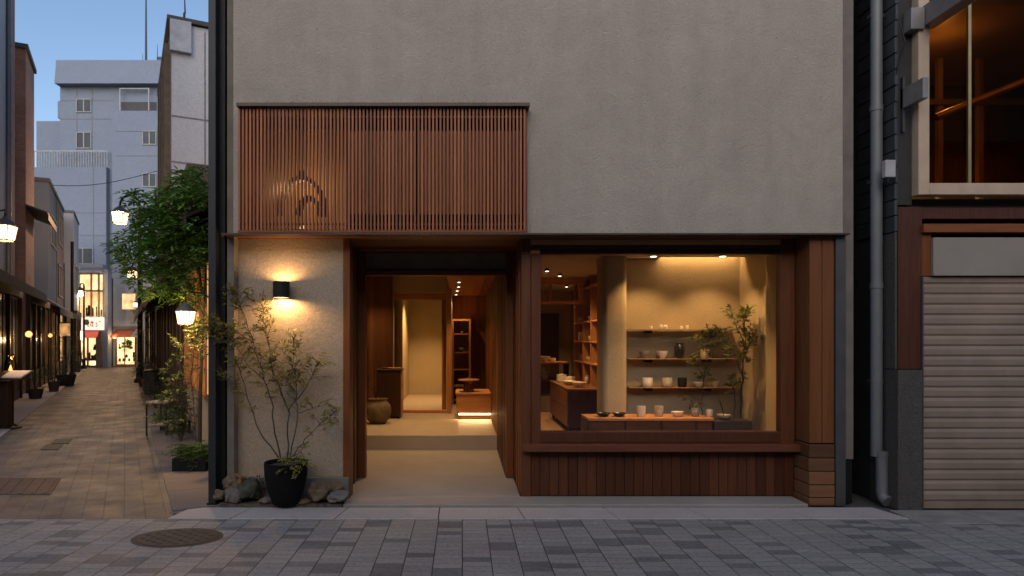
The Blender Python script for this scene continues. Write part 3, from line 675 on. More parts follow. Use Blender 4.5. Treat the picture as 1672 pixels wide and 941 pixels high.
# planter with small tree
PY = 1.22
g = thing('planter', 'dark trough planter at the right end of the display bench', 'planter', (X(1197, PY), PY, .22))
MB().box(X(1167, PY - .15), X(1229, PY - .15), PY - .15, PY + .2, .22, Z(687, PY - .15)).build('trough', plain('black_planter', (.03, .022, .018), .6), g, bevel=.006)
MB().box(X(1170, PY - .15), X(1226, PY - .15), PY - .12, PY + .17, Z(687, PY - .15) - .01, Z(687, PY - .15) + .004).build('soil', plain('dark_soil', (.03, .022, .016), .95, bmp=1), g)
def plant(name, label, cat, base, stems, twig, leafm, barkm, r0=.01, n_leaf=8, ll=.035, lw=.017, sl=.12, pairs=3, seedv=1, wall=None, group=None, jit=.02, tip_from=.35, tube_seg=6):
    r = random.Random(seedv); g = thing(name, label, cat, base, group)
    st = MB(); lf = MB()
    for pts, rad in stems:
        n = len(pts); pp = []
        for i in range(n - 1):
            for k in range(4):
                t = k / 4; q = pts[i].lerp(pts[i + 1], t)
                if i or k: q = q + Vector((r.uniform(-jit, jit), r.uniform(-jit, jit), r.uniform(-jit, jit))) * .5
                pp.append(q)
        pp.append(pts[-1]); m_ = len(pp)
        st.tube(pp, [max(.0016, rad * (1 - .8 * i / (m_ - 1))) for i in range(m_)], tube_seg)
        L = sum((pp[i + 1] - pp[i]).length for i in range(m_ - 1))
        for k in range(max(1, int(L * twig))):
            t = tip_from + (1 - tip_from) * r.random() ** .8; i = min(m_ - 2, int(t * (m_ - 1))); q = pp[i].lerp(pp[i + 1], r.random())
            d0 = (pp[i + 1] - pp[i]).normalized()
            d = d0 * .5 + Vector((r.uniform(-1, 1), r.uniform(-.8, .8), r.uniform(-.3, .7)))
            tl = sl * r.uniform(.6, 1.5); e_ = q + d.normalized() * tl
            if wall is not None and e_.y > wall: e_.y = wall - r.uniform(0, .05)
            st.tube([q, q.lerp(e_, .5) + Vector((0, 0, tl * .08)), e_], [.0024, .0018, .001], 4)
            for j in range(n_leaf):
                tt = .3 + .7 * (j + 1) / n_leaf; lp = q.lerp(e_, tt)
                lf.spray(lp, (e_ - q).normalized() + Vector((r.uniform(-1, 1), r.uniform(-1, 1), r.uniform(-.6, .6))), ll * 1.3, pairs, ll, lw, r)
    st.build('stem', barkm, g); lf.build('foliage', leafm, g); return g
BARK = plain('bark', (.05, .035, .024), .85, bmp=.5)
LEAF_IN = leafmat('indoor_leaf', (.075, .095, .022)); LEAF_OUT = leafmat('shrub_leaf', (.18, .18, .035), .45); LEAF_TREE = leafmat('tree_leaf', (.09, .19, .035), .5)
def pts(Y, *pp): return [P(px, py, Y + dy) for px, py, dy in [(q + (0,))[:3] for q in pp]]
plant('indoor_tree', 'slender leafy tree in the dark trough by the right display wall', 'tree', Vector((X(1209, PY), PY, Z(687, PY - .15))),
    [(pts(PY, (1210, 686), (1212, 630), (1214, 590), (1224, 560, .05), (1232, 545, .03)), .013),
     (pts(PY, (1214, 592), (1215, 562, -.05), (1204, 535, -.05), (1196, 520, -.08)), .007), (pts(PY, (1212, 612), (1200, 585, -.1), (1185, 570, -.12)), .006), (pts(PY, (1199, 686), (1199, 640, .03), (1192, 622, .02)), .006), (pts(PY, (1215, 580), (1216, 545, .08), (1214, 515, .05)), .006), (pts(PY, (1204, 537), (1218, 520, 0), (1226, 508, 0)), .004)],
    20, LEAF_IN, BARK, ll=.034, lw=.016, sl=.10, n_leaf=5, pairs=3, seedv=3, wall=1.75)
plant('indoor_shrub', 'bushy green branch before the pottery shelves, left of the tree', 'plant', Vector((X(1150, PY + .1), PY + .1, bz)),
    [(pts(PY + .1, (1147, 684), (1145, 660), (1150, 620), (1152, 580), (1158, 545)), .006), (pts(PY + .1, (1150, 622), (1140, 600, -.05), (1132, 590, -.08)), .004), (pts(PY + .1, (1145, 660), (1136, 650, -.03), (1128, 655, -.03)), .003), (pts(PY + .1, (1152, 590), (1165, 570, .03), (1176, 560, .02)), .004), (pts(PY + .1, (1153, 575), (1142, 560, 0), (1134, 562, 0)), .003), (pts(PY + .1, (1156, 556), (1168, 545), (1178, 540)), .003)],
    26, LEAF_IN, BARK, ll=.03, lw=.014, sl=.09, n_leaf=5, pairs=3, seedv=5, wall=1.7, tip_from=.45)
# drawer counter deeper in the shop
g = thing('drawer_counter', 'dark wooden drawer counter inside the shop, left of the pillar', 'counter', (1.66, 3.8, .22))
MB().box(1.433, 1.885, 3.0, 4.75, .29, .79).build('carcass', DARKWOOD, g, bevel=.004)
MB().box(1.42, 1.885, 2.98, 4.77, .79, .82).build('top', wood('counter_top', (.10, .045, .022), (.2, .09, .045), 'y'), g, bevel=.004)
for k in range(3):
    for j in range(2): MB().box(1.418, 1.433, 3.03 + k * .575, 3.03 + k * .575 + .56, .30 + j * .245, .30 + j * .245 + .235).build('drawer', wood('counter_drawer', (.12, .055, .026), (.22, .10, .05), 'y'), g, bevel=.003)
for yy in (3.03, 4.68): MB().box(1.45, 1.48, yy, yy + .04, .22, .29).build('foot', BLACKM, g)
for k, (xx, yy, r, h_, shp, lab) in enumerate(((1.62, 3.25, .105, .075, 'bowl', 'wide white bowl at the near end of the drawer counter'), (1.56, 3.75, .10, .06, 'bowl', 'white bowl behind the wide one on the drawer counter'), (1.62, 4.1, .09, .10, 'jar', 'stack of white bowls in the middle of the drawer counter'), (1.56, 4.45, .08, .12, 'jar', 'stack of white cups at the far end of the drawer counter'), (1.78, 3.5, .035, .15, 'vase', 'slim clear bottle on the drawer counter beside the bookcase'))):
    sS = FPX / (yy + CAM_D); cup(VX + xx * sS, 0, h_ * sS, r * 2 * sS, yy, .82, WHITE if k < 4 else OAT, lab, shp)
# bookcase along the inner wall
g = thing('bookcase', 'open wooden bookcase of pottery along the inner shop wall', 'bookcase', (2.04, 4.15, .22))
for y in (3.0, 3.85, 4.5, 5.28): MB().box(1.9, 2.17, y, y + .035, .22, 2.43).build('upright', HINOKI, g, bevel=.002)
zs = (2.33 - .04, 1.77, 1.46, 1.135)
for z in zs: MB().box(1.895, 2.165, 2.99, 5.32, z - .022, z).build('shelf', wood('bookcase_shelf', (.24, .105, .04), (.44, .215, .09), 'y'), g, bevel=.002)
MB().box(2.165, 2.178, 3.0, 3.85, .82, 2.43).build('back_panel', CEDAR, g)
MB().box(2.165, 2.178, 4.53, 5.3, .82, 2.43).build('back_panel', CEDAR, g)
k = 0
names_s = {1.77: 'upper', 1.46: 'middle', 1.135: 'lower', zs[0]: 'top'}
kinds = ['bowl', 'cup', 'vase', 'jar', 'cup', 'bowl']
ordn = ['nearest', 'second', 'third', 'fourth', 'fifth', 'sixth']
mats_l = [(WHITE, 'white'), (OAT, 'oat coloured'), (GREYG, 'grey'), (WHITE, 'cream')]
for z in zs:
    ys = (3.35, 3.6, 4.05, 4.3, 4.7, 5.05) if z < 2 else (3.3, 3.6)
    for i, y in enumerate(ys):
        r = rnd.uniform(.055, .085); h_ = rnd.uniform(.07, .15) if kinds[(k) % 6] != 'bowl' else rnd.uniform(.06, .08)
        y += rnd.uniform(-.03, .03); sS = FPX / (y + CAM_D); m_, mn = mats_l[(k * 3 + i) % 4] if i % 3 else (WHITE, 'white'); shp = kinds[k % 6]
        if z > 2: h_ *= .7
        cup(VX + 2.0 * sS, 0, h_ * sS, r * 2 * sS, y, z, m_, f'{mn} {"lidded jar" if shp == "jar" else shp}, {ordn[i]} from the pillar on the {names_s[z]} bookcase shelf', shp); k += 1
# glass case in the rear room
g = thing('glass_case', 'glass display case with wooden top in the rear room', 'display case', (1.5, 5.9, .22))
MB().box(1.2, 1.86, 5.6, 6.2, 1.06, 1.085).build('top', HINOKI_X, g); MB().box(1.22, 1.84, 5.62, 6.18, .22, .5).build('base', plain('pale_base', (.25, .19, .12), .7), g)
a = MB(); a.box(1.215, 1.222, 5.62, 6.18, .5, 1.06); a.box(1.838, 1.845, 5.62, 6.18, .5, 1.06); a.box(1.222, 1.838, 5.612, 5.618, .5, 1.06); a.build('glass_side', GLASS, g)
for xx in (1.2, 1.845): MB().box(xx, xx + .015, 5.6, 5.615, .22, 1.06).build('post', BLACKM, g)
MB().box(1.225, 1.835, 5.63, 6.17, .76, .77).build('shelf', HINOKI_X, g)
sS = FPX / (5.8 + CAM_D)
cup(889, 0, .1 * sS, .2 * sS, 5.8, 1.085, OAT, 'round oat bowl on top of the rear glass case', 'bowl')
cup(902, 0, .07 * sS, .12 * sS, 5.8, 1.085, WHITE, 'small white cup beside the oat bowl, rear glass case', 'cup')
cup(890, 0, .08 * sS, .14 * sS, 5.9, .77, WHITE, 'white bowl inside the rear glass case', 'bowl')

# ---------------------------------------------------------------- potted shrub and stones before the plaster wall
a = MB(); a.box(-2.16, -1.065, -.112, .104, -.004, .035); o = a.build('gravel_bed', plain('dark_gravel', (.075, .06, .045), .95, var=.6, s=40, bmp=1, bs=50)); o['kind'] = 'stuff'
pb = Vector((X(467, -.085), -.085, .03))
g = thing('plant_pot', 'large matt black pot on the gravel bed under the wall lamp', 'pot', pb)
MB().lathe(pb, [(.10, 0), (.115, .01), (.16, .13), (.185, .26), (.19, .375), (.175, .375), (.17, .33), (.0, .33)], 40).build('body', plain('black_clay', (.006, .006, .006), .75, bmp=.1, spec=.12), g, smooth=40)
MB().lathe(pb + Vector((0, 0, .33)), [(.168, .001), (.16, .012), (.0, .02)], 24).build('soil', MATS['dark_soil'], g)
def q5(*pp): return [P(330 + x / 2.045, 380 + y / 2.045, -.085 + dy) for x, y, dy in pp]
plant('potted_shrub', 'airy sparse shrub with thin branches growing in the black pot', 'shrub', pb + Vector((0, 0, .34)),
    [(q5((262, 752, 0), (238, 640, -.02), (236, 560, -.04), (205, 490, 0), (172, 370, .03), (135, 265, .02), (118, 205, 0)), .0085),
     (q5((285, 752, .02), (290, 600, .05), (232, 455, .06), (215, 340, .05), (197, 235, .03)), .008), (q5((197, 245, .03), (225, 250, 0), (243, 258, -.02)), .003),
     (q5((295, 750, -.03), (318, 610, -.04), (311, 500, 0), (305, 350, .03)), .007), (q5((290, 592, .04), (345, 520, .02), (372, 470, .06), (395, 425, .05)), .006),
     (q5((255, 752, -.05), (195, 670, -.1), (152, 545, -.12), (110, 420, -.1), (85, 330, -.06), (25, 305, -.08)), .007),
     (q5((300, 750, -.06), (345, 690, -.1), (400, 635, -.12), (445, 598, -.08)), .006), (q5((205, 490, 0), (160, 450, -.08), (110, 380, -.05), (75, 330, .02)), .004),
     (q5((230, 455, .06), (250, 370, 0), (285, 420, -.05), (312, 480, -.04)), .003), (q5((172, 370, .03), (120, 330, .03), (60, 310, .0), (20, 330, -.02)), .004), (q5((290, 600, .04), (255, 520, -.1), (220, 420, -.12)), .004),
     (q5((300, 750, -.05), (330, 730, -.16), (350, 770, -.2)), .004), (q5((280, 740, -.05), (290, 720, -.18), (300, 780, -.22)), .004), (q5((320, 600, -.03), (360, 590, 0), (400, 580, .03)), .004), (q5((152, 545, -.12), (110, 530, -.1), (85, 490, -.05)), .003)],
    26, LEAF_OUT, BARK, ll=.026, lw=.013, sl=.11, n_leaf=5, pairs=2, seedv=11, wall=.1, tip_from=.3)
def rock(name, label, c, r, m, seed, group='stones round the black pot', mosst=0):
    bm = bmesh.new(); bmesh.ops.create_icosphere(bm, subdivisions=4, radius=1); rr = random.Random(seed)
    from mathutils import noise as nz
    off = Vector((rr.uniform(-50, 50), rr.uniform(-50, 50), rr.uniform(-50, 50)))
    for v in bm.verts:
        n_ = nz.fractal(v.co * 1.1 + off, 1.0, 2.0, 4); n2 = nz.voronoi(v.co * 1.6 + off)[0][0]
        v.co *= 1 + .32 * n_ + .5 * (n2 - .45) + .06 * nz.noise(v.co * 6 + off)
    rz = Matrix.Rotation(rr.uniform(0, 6.28), 3, 'Z')
    for v in bm.verts:
        p = rz @ v.co; p = Vector((p.x * r[0], p.y * r[1], p.z * r[2])); p.z = max(p.z, -r[2] * .75); v.co = p
    me = bpy.data.meshes.new(name); bm.to_mesh(me); bm.free(); me.materials.append(m); me.shade_smooth(); me.set_sharp_from_angle(angle=R(38))
    o = bpy.data.objects.new(name, me); C.objects.link(o); o.location = c; ROOTM[o.name] = Matrix.Translation(c); return tag(o, label, 'stone', group)
ROCK = stucco('garden_stone', (.21, .19, .165), bs=.9, scale=3, stain=.5); ROCKW = stucco('brown_stone', (.2, .145, .09), bs=.9, scale=3, stain=.5)
def rk(px, py, wpx, hpx, Y, m, lab, sd):
    s_ = (Y + CAM_D) / FPX; rock('stone', lab, P(px, py, Y), (wpx * s_ / 2, min(.1, wpx * s_ / 2), hpx * s_ / 2), m, sd)
rk(382, 787, 30, 27, .02, ROCKW, 'upper left stone with a pale jagged top against the plinth', 1)
rk(383, 809, 28, 25, -.06, ROCK, 'pale grey stone at the front left, next to the steel post', 2)
rk(359, 809, 18, 16, -.05, ROCKW, 'small brown stone tucked behind the steel post', 3)
rk(407, 800, 34, 34, -.02, plain('mossy_stone', (.04, .045, .025), .95, var=.5, bmp=1), 'round dark mossy stone just left of the black pot', 4)
rk(519, 804, 32, 30, -.05, ROCKW, 'brown rounded stone just right of the black pot', 5)
rk(545, 795, 34, 18, .03, ROCKW, 'flat dark stone at the back beside the doorway jamb', 6)
rk(551, 810, 32, 19, -.06, ROCK, 'pale stone at the front right, next to the doorway slab', 7)
rk(435, 817, 22, 8, -.08, ROCK, 'flat pebble in front of the mossy stone', 8)
rk(497, 819, 20, 7, -.08, ROCKW, 'flat brown pebble at the right foot of the black pot', 9)
a = MB(); r = random.Random(4)
for k in range(420):
    q = P(412 + r.uniform(-16, 22), 783 + r.uniform(-3, 14), r.uniform(-.05, .08)); a.leaf(q, Vector((r.uniform(-1, 1), r.uniform(-1, .4), r.uniform(-.2, 1))), Vector((0, 0, 1)), r.uniform(.02, .045), .006)
tag(a.build('moss_clump', leafmat('moss_leaf', (.035, .055, .018)), loc=P(412, 800, 0)), 'low tuft of fine green growth over the mossy stone', 'plant')

# ---------------------------------------------------------------- neighbour on the right
FY = -.16
NB = thing('shuttered_building', 'dark neighbouring building with roller shutter and amber upper window', 'building', (5.2, FY, 0))
SLATE = plain('slate_tile', (.028, .03, .034), .55, var=.3, s=5, bmp=.3)
sx = 3.8
a = MB(); z = 2.44
while z < 7.5:
    a.box(sx + rnd.uniform(-.006, .002), X(1466, FY) + rnd.uniform(-.004, .004), FY + rnd.uniform(-.008, .004), .4, z, z + .135); z += .143
a.box(sx + .02, 3.97, FY + .08, 8, 0, 7.6)
a.build('slate_pier', SLATE, NB, bevel=.004)
a = MB(); a.box(sx, X(1465, FY), FY, .2, 1.23, 2.435); a.box(sx, X(1506, FY - .04), FY - .04, .2, 0, 1.225); a.build('granite_pier', stucco('speckled_granite', (.075, .068, .061), bs=1, scale=.8, stain=.4, rough=.5, fn=.95), NB, bevel=.004)
a = MB(); a.box(X(1466, FY + .02), X(1506, FY + .02), FY + .02, .2, 1.23, 2.66); a.box(X(1506, FY), 7.5, FY + .05, .2, 2.56, 2.66); a.build('timber_surround', wood('redwood_dark', (.028, .01, .006), (.075, .026, .013)), NB, bevel=.003)
MB().box(X(1506, FY), 7.5, FY - .02, .1, Z(380, FY), Z(366, FY)).build('shutter_beam', CEDAR_X, NB, bevel=.003)
MB().box(X(1508, FY), X(1524, FY), FY + .03, .1, Z(450, FY), Z(381, FY)).build('bracket_board', CEDAR, NB)
MB().box(X(1524, FY), 7.5, FY + .0, .15, Z(450, FY), Z(388, FY)).build('shutter_box', plain('pale_panel', (.21, .18, .15), .7, var=.12, s=2), NB)
a = MB(); z0 = .06; pit = .0915; top = Z(451, FY)
prof = []
z = z0
sh = MB(); x0, x1 = X(1508, FY), 7.5
while z < top - .01:
    zt_ = min(z + pit, top); y = FY + .05
    sh.add([(x0, y, z), (x1, y, z), (x1, y - .011, z + pit * .2), (x0, y - .011, z + pit * .2), (x1, y - .011, z + pit * .7), (x0, y - .011, z + pit * .7), (x1, y, zt_), (x0, y, zt_)], [(0, 1, 2, 3), (3, 2, 4, 5), (5, 4, 6, 7)]); z += pit
sh.box(x0, x1, FY + .02, FY + .06, .004, z0)
sh.build('roller_shutter', plain('shutter_metal', (.195, .14, .10), .6, 0, var=.18, s=2.5, bmp=.04), NB)
MB().box(X(1506, FY), X(1506, FY) + .012, FY + .0, FY + .05, 0, top).build('shutter_rail', STEEL, NB)
# upper window
wy = FY - .06
a = MB(); xo, xi = X(1500, wy), X(1518, wy); zo0, zi0 = Z(318, wy), Z(299, wy)
a.box(xo, xi, wy, wy + .1, zo0, 4.6); a.box(xi, 7.5, wy, wy + .1, zo0, zi0); a.box(xi, 7.5, wy, wy + .1, 4.52, 4.6)
NW = a.build('upper_window', plain('beige_frame', (.40, .29, .20), .6, var=.1, bmp=.06), NB, bevel=.004)
MB().box(xi, 7.5, wy + .045, wy + .05, zi0, 4.52).build('amber_pane', glass('amber_glass', (.72, .5, .24), 1.06), NW)
MB().box(X(1584, wy), X(1589, wy), wy + .02, wy + .04, zi0, 4.52).build('mullion', plain('brass', (.35, .24, .12), .35, .8), NW)
a = MB(); a.box(X(1472, wy), xo, FY + .03, .3, 2.68, 7.6); a.box(xo, 7.5, FY + .0, .2, 4.605, 7.6); a.box(xo - .01, 7.5, -.05, .3, 2.66, zo0 - .004); a.build('upper_dark_wall', plain('dark_shadow_render', (.022, .02, .02), .8), NB)  # strip beside the window is near-black for the shadow there
a = MB(); a.box(3.97, 7.5, 2.2, 2.3, 2.68, 4.7); a.box(3.97, 4.0, .3, 2.2, 2.68, 4.7); a.box(3.97, 7.5, .3, 2.3, 2.6, 2.68); a.box(3.97, 7.5, .2, 2.3, 4.62, 4.7); a.box(7.5, 7.6, -.2, 8, 0, 7.6); a.box(3.97, 7.6, .2, 8, 4.72, 7.6)
a.box(3.97, 7.6, .25, 8, 0, 2.6)
a.build('upper_room', wood('room_boards', (.04, .027, .012), (.10, .066, .03), island=.4), NB)
a = MB()
for xx in (4.3, 4.62, 5.3, 5.75): a.box(xx, xx + .05, 1.4, 1.46, 2.68, 4.62)
a.box(4.0, 7.5, 1.38, 1.40, 4.1, 4.16)
a.build('room_post', wood('room_post_wood', (.08, .05, .022), (.17, .11, .05)), NB)
a = MB(); a.tube([P(1528, 192, .25), P(1700, 122, .2)], .035, 12); a.build('stair_rail', plain('brass_rail', (.35, .24, .12), .35, .7), NB, smooth=50)
light('room_light', 'POINT', (4.9, .8, 4.35), 9, (1, .66, .3), NB, .05); light('room_light', 'POINT', (5.2, 1.8, 3.0), 8, (1, .66, .3), NB, .05)
# projecting steel brackets
GST = plain('galvanised_steel', (.20, .19, .185), .5, .5, var=.2, bmp=.08)
g = thing('steel_bracket', 'short grey steel box arm projecting beside the amber window', 'bracket', P(1490, 150, -.2), 'steel arms on the neighbouring building')
xb = X(1507, -.42)
MB().box(xb, xb + .05, -.42, FY + .03, Z(160, -.42), Z(126, -.42)).build('arm', GST, g, bevel=.003)
a = MB(); a.box(xb, xb + .02, FY - .005, FY + .028, Z(215, FY), Z(126, FY)); a.build('back_plate', SLATE, g)
g = thing('awning_arm', 'long grey steel beam projecting at the top of the neighbouring building', 'bracket', P(1490, 20, -.2), 'steel arms on the neighbouring building')
xb = X(1507, -.22)
MB().box(xb, xb + .12, -1.0, FY - .003, Z(40, -.22) - .02, Z(40, -.22) + .16).build('beam', GST, g, bevel=.003)
MB().box(xb - .12, xb - .003, FY - .09, FY + .02, Z(55, FY) , Z(20, FY)).build('clamp', GST, g, bevel=.004)
a = MB(); a.tube([P(1470, 40, FY - .03), P(1478, 70, FY - .05), P(1470, 95, FY - .03), P(1464, 120, FY - .02)], .008, 6); a.build('cable', BLACKM, g)
g = thing('junction_box', 'small pale junction box on the dark slate pier', 'box', P(1452, 278, FY - .02))
q = P(1450, 278, FY)
MB().box(q.x - .06, q.x + .03, FY - .06, FY - .01, q.z - .075, q.z + .075).build('body', plain('pale_plastic', (.3, .29, .28), .6), g, bevel=.004)
MB().box(q.x - .05, q.x - .03, FY - .065, FY - .05, q.z - .12, q.z - .076).build('cable', BLACKM, g)
# drainpipe
g = thing('drainpipe', 'grey drainpipe in the gap beside the dark slate pier', 'drainpipe', (3.735, 0, 0))
PIPE = plain('grey_pvc', (.115, .115, .12), .45, var=.12, s=3, bmp=.03)
MB().tube([(3.735, 0, .44), (3.735, 0, 7.5)], .049, 20).build('pipe', PIPE, g, smooth=50)
MB().tube([(3.765, -.03, .47), (3.765, -.03, .12), (3.768, -.05, .075), (3.775, -.10, .05)], [.05, .05, .05, .05], 20).build('shoe', PIPE, g, smooth=50)
for z in (.44, 1.95, 3.55): MB().tube([(3.735 if z > 1 else 3.765, 0 if z > 1 else -.03, z), (3.735 if z > 1 else 3.765, 0 if z > 1 else -.03, z + .05)], .055, 20).build('collar', PIPE, g, smooth=50)
for z in (1.1, 2.9, 4.4): MB().box(3.68, 3.80, -.006, .05, z, z + .03).build('clip', STEEL, g)
tag(MB().box(3.52, 3.81, 1.2, 1.3, 0, 7.5).build('gap_shade', plain('gap_dark', (.02, .02, .02), .9), loc=Vector((3.66, 1.25, 0))), 'near-black sheet standing for shade in the narrow gap behind the drainpipe', 'wall')  # the gap's deep shade is put into this near-black sheet
# unseen dark building added across the street to shade it and darken glass reflections
g = thing('added_opposite_block', 'unseen dark building added across the street to shade it and the shop glass', 'building', (0, -13, 0))
MB().box(-25, 25, -20, -13, 0, 7.0).build('wall', plain('dark_facing_wall', (.045, .042, .04), .9), g)
a = MB()
for k in range(16): a.box(-24 + k * 3, -22 + k * 3, -12.99, -12.9, .2, 2.6)
a.build('shutter', STEEL, g)
# ---------------------------------------------------------------- the alley: left side
BRICK = bricks('red_brick', .22, .075, (.24, .105, .065), (.33, .16, .10), (.16, .11, .09))
BRICKP = bricks('brown_tile', .2, .07, (.30, .17, .135), (.38, .22, .175), (.2, .15, .13))
PALE = stucco('pale_concrete', (.40, .41, .43), bs=.15, scale=.5, stain=.2); GREYC = stucco('grey_concrete', (.11, .124, .148), bs=.2, scale=.6, stain=.3)
TAN = plain('tan_render', (.14, .105, .08), .9, var=.25); WGLASS = plain('dull_window', (.035, .05, .065), .25, var=.3, s=1.5, bmp=0, spec=.25)
LIT = emit('lit_interior', (1, .56, .22), 1.5, var=2.2); LITB = emit('lit_shop', (1, .64, .30), 2.5, var=1.6); LITD = emit('lit_dim', (1, .45, .14), .13, var=3)
AWN = plain('brown_awning', (.04, .028, .022), .85, var=.3); AWNG = plain('grey_awning', (.11, .11, .125), .85); AWNR = plain('red_awning', (.32, .05, .045), .8, var=.15)
DTIMB = wood('shopfront_timber', (.018, .012, .009), (.055, .03, .018))
def aloc(u, v, z=0): return AL((u, v, z))
def win(root, u0, u1, v, z0, z1, side=-1, m=None):   # a window in an alley face: frame > pane
    f = MB(AL); t = .05; d = .04 * side
    for q in ((u0, u1, z0, z0 + t), (u0, u1, z1 - t, z1), (u0, u0 + t, z0 + t, z1 - t), (u1 - t, u1, z0 + t, z1 - t)): f.box(q[0], q[1], v + d, v - d, q[2], q[3])
    f.box((u0 + u1) / 2 - .02, (u0 + u1) / 2 + .02, v + d, v - d, z0 + t, z1 - t)
    o = f.build('window', plain('grey_frame', (.16, .16, .165), .5), root); MB(AL).box(u0 + t, u1 - t, v + d * .4, v + d * .2, z0 + t, z1 - t).build('pane', m or WGLASS, o); return o
def shopfront(root, u0, u1, v, side, n, lits, m=None):   # dark timber ground floor with posts, a fascia and lit openings
    a = MB(AL); s = .05 * side
    for k in range(n + 1):
        q = u0 + (u1 - u0) * k / n; a.box(q - .06, q + .06, v, v + s * 2, 0, 2.5)
    a.box(u0, u1, v, v + s * 2.4, 2.501, 2.75); a.box(u0, u1, v, v + s * 1.2, 0, .6); a.build('shopfront', DTIMB, root)
    for k in range(n):
        q0, q1 = u0 + (u1 - u0) * k / n + .08, u0 + (u1 - u0) * (k + 1) / n - .08
        mm = lits.get(k)
        o = MB(AL).box(q0, q1, v + s * .4, v + s * .9, .6, 2.45).build('shop_window', mm or plain('dark_pane', (.012, .011, .011), .2, bmp=0), root)
        b = MB(AL)
        for j in (1, 2): b.box(q0 + (q1 - q0) * j / 3 - .02, q0 + (q1 - q0) * j / 3 + .02, v + s * .9, v + s * 1.2, .6, 2.45)
        b.build('glazing_bar', DTIMB, o)
def pent(root, name, m, u0, u1, va, za, vb, zb, th=.05):
    a = MB(AL); a.hexa([(u0, va, za), (u1, va, za), (u1, vb, zb), (u0, vb, zb)] + [(u0, va, za + th), (u1, va, za + th), (u1, vb, zb + th), (u0, vb, zb + th)])
    a.box(u0, u1, min(vb, vb - .02), max(vb, vb - .02), zb - .16, zb); return a.build(name, m, root)
vl = 2.78
u0, u1 = 6.0, AP(20, vl)
g = thing('brown_tile_building', 'brown tiled building at the left picture edge with a drainpipe', 'building', aloc(9, 4.5))
MB(AL).box(u0, u1, vl, 7, 0, 15).build('wall', BRICKP, g)
MB(AL).box(u0 - .02, AP(4, vl), vl - .06, vl + .2, 2.8, 15.1).build('concrete_fin', PALE, g)
MB(AL).box(u1 - .5, u1 + .02, vl - .05, vl + .3, 2.8, 15.1).build('corner_pier', plain('dusky_brick', (.22, .12, .10), .85, var=.3), g)
shopfront(g, u0, u1 + .8, vl - .01, -1, 4, {})
pent(g, 'pent_roof', AWN, u0, u1 + 1.2, vl, 2.95, 2.2, 2.60)
pu = AP(14, vl - .1); q = aloc(pu, vl - .1); g = thing('downpipe', 'grey downpipe on the brown tiled building front', 'downpipe', q)
MB().tube([q + Vector((0, 0, 2.8)), q + Vector((0, 0, 14))], .055, 10).build('pipe', PIPE, g, smooth=50)
for z in (4, 6, 8, 10): MB().tube([q + Vector((0, 0, z)), q + Vector((0, 0, z + .06))], .065, 10).build('collar', PIPE, g)
u0, u1 = AP(42, vl), 17.2; zt = AZ(80, u0, vl)
g = thing('brick_building', 'narrow red brick building with a small metal hood on the left', 'building', aloc(16, 4))
MB(AL).box(u0, u1, vl, 6.5, 0, zt).build('wall', BRICK, g)
MB(AL).box(u0 - .06, u1 + .05, vl - .06, 6.5, zt, zt + .12).build('coping', plain('dark_coping', (.06, .05, .05), .7), g)
pent(g, 'metal_hood', plain('rusted_hood', (.06, .04, .035), .6, .3), u0 - .25, u1 + .3, vl, AZ(338, u0, vl), 2.25, AZ(352, u0, 2.25))
a = MB(AL); a.box(u0 - .04, u0, vl + .02, 3.6, 3.0, zt - .3) if False else a.tube([(u0 - .05, vl + .45, 3), (u0 - .05, vl + .45, zt - .4)], .025, 6); a.build('cable', BLACKM, g)
shopfront(g, u0, u1 + 3.2, vl - .012, -1, 4, {3: LITD})
pent(g, 'grey_awning', AWNG, u0 - .4, u1 + 2.6, vl, 2.85, 1.95, 2.32)
u0, u1 = AP(79, vl), AP(103, vl); zt = AZ(297, u0, vl)
g = thing('grey_concrete_building', 'low grey concrete building with brown curtained windows on the left', 'building', aloc(24, 4.2))
MB(AL).box(u0, u1, vl, 6.5, 0, zt).build('wall', GREYC, g)
MB(AL).box(u0 - .05, u1 + .05, vl - .05, 6.5, zt, zt + .12).build('coping', MATS['dark_coping'], g)
MB(AL).box(u0 + 3.0, u1 - .01, vl - .02, vl + .1, 2.8, zt - .02).build('tan_bay', TAN, g)
CURT = plain('brown_curtain', (.2, .12, .06), .7, var=.4)
win(g, u0 + 3.4, u1 - .6, vl - .03, AZ(400, u0 + 4, vl), AZ(345, u0 + 4, vl), 1, CURT)
win(g, u0 + 3.4, u1 - .6, vl - .03, AZ(485, u0 + 4, vl), AZ(433, u0 + 4, vl), 1, CURT)
win(g, u0 + .6, u0 + 2.6, vl - .01, 4.9, 6.0, 1)
shopfront(g, u0 + .1, u1 + .4, vl - .012, -1, 4, {0: LITD, 2: LIT})
pent(g, 'pent_roof', AWN, u0 - .2, u1, vl, 2.75, 2.15, 2.45)
a = MB(AL); a.tube([(u0 - .12, 3.6, 2.6), (u0 - .12, 3.6, AZ(372, u0, 3.6)), (u0 - .12, 3.45, AZ(362, u0, 3.5))], .06, 8); a.build('drainpipe', plain('rust_pipe', (.09, .045, .035), .6), g)
u0, u1 = 28.0, 31.6; v4 = 2.42; zt = AZ(348, u0, v4)
g = thing('pale_row_building', 'pale plastered building at the far left end of the alley', 'building', aloc(30, 4))
MB(AL).box(u0, u1, v4, 6, 0, zt).build('wall', PALE, g); MB(AL).box(u0 - .04, u1, v4 - .04, 6, zt, zt + .1).build('coping', GREYC, g)
MB(AL).box(u0 - .1, u0 - .005, 2.75, 3.0, 2.7, AZ(430, u0, 3)).build('dark_pier', plain('navy_pier', (.045, .05, .065), .6), g)
win(g, u0 + .6, u1 - .8, v4, 3.6, 4.9, 1); shopfront(g, u0, u1, v4 - .012, -1, 2, {0: LITD})
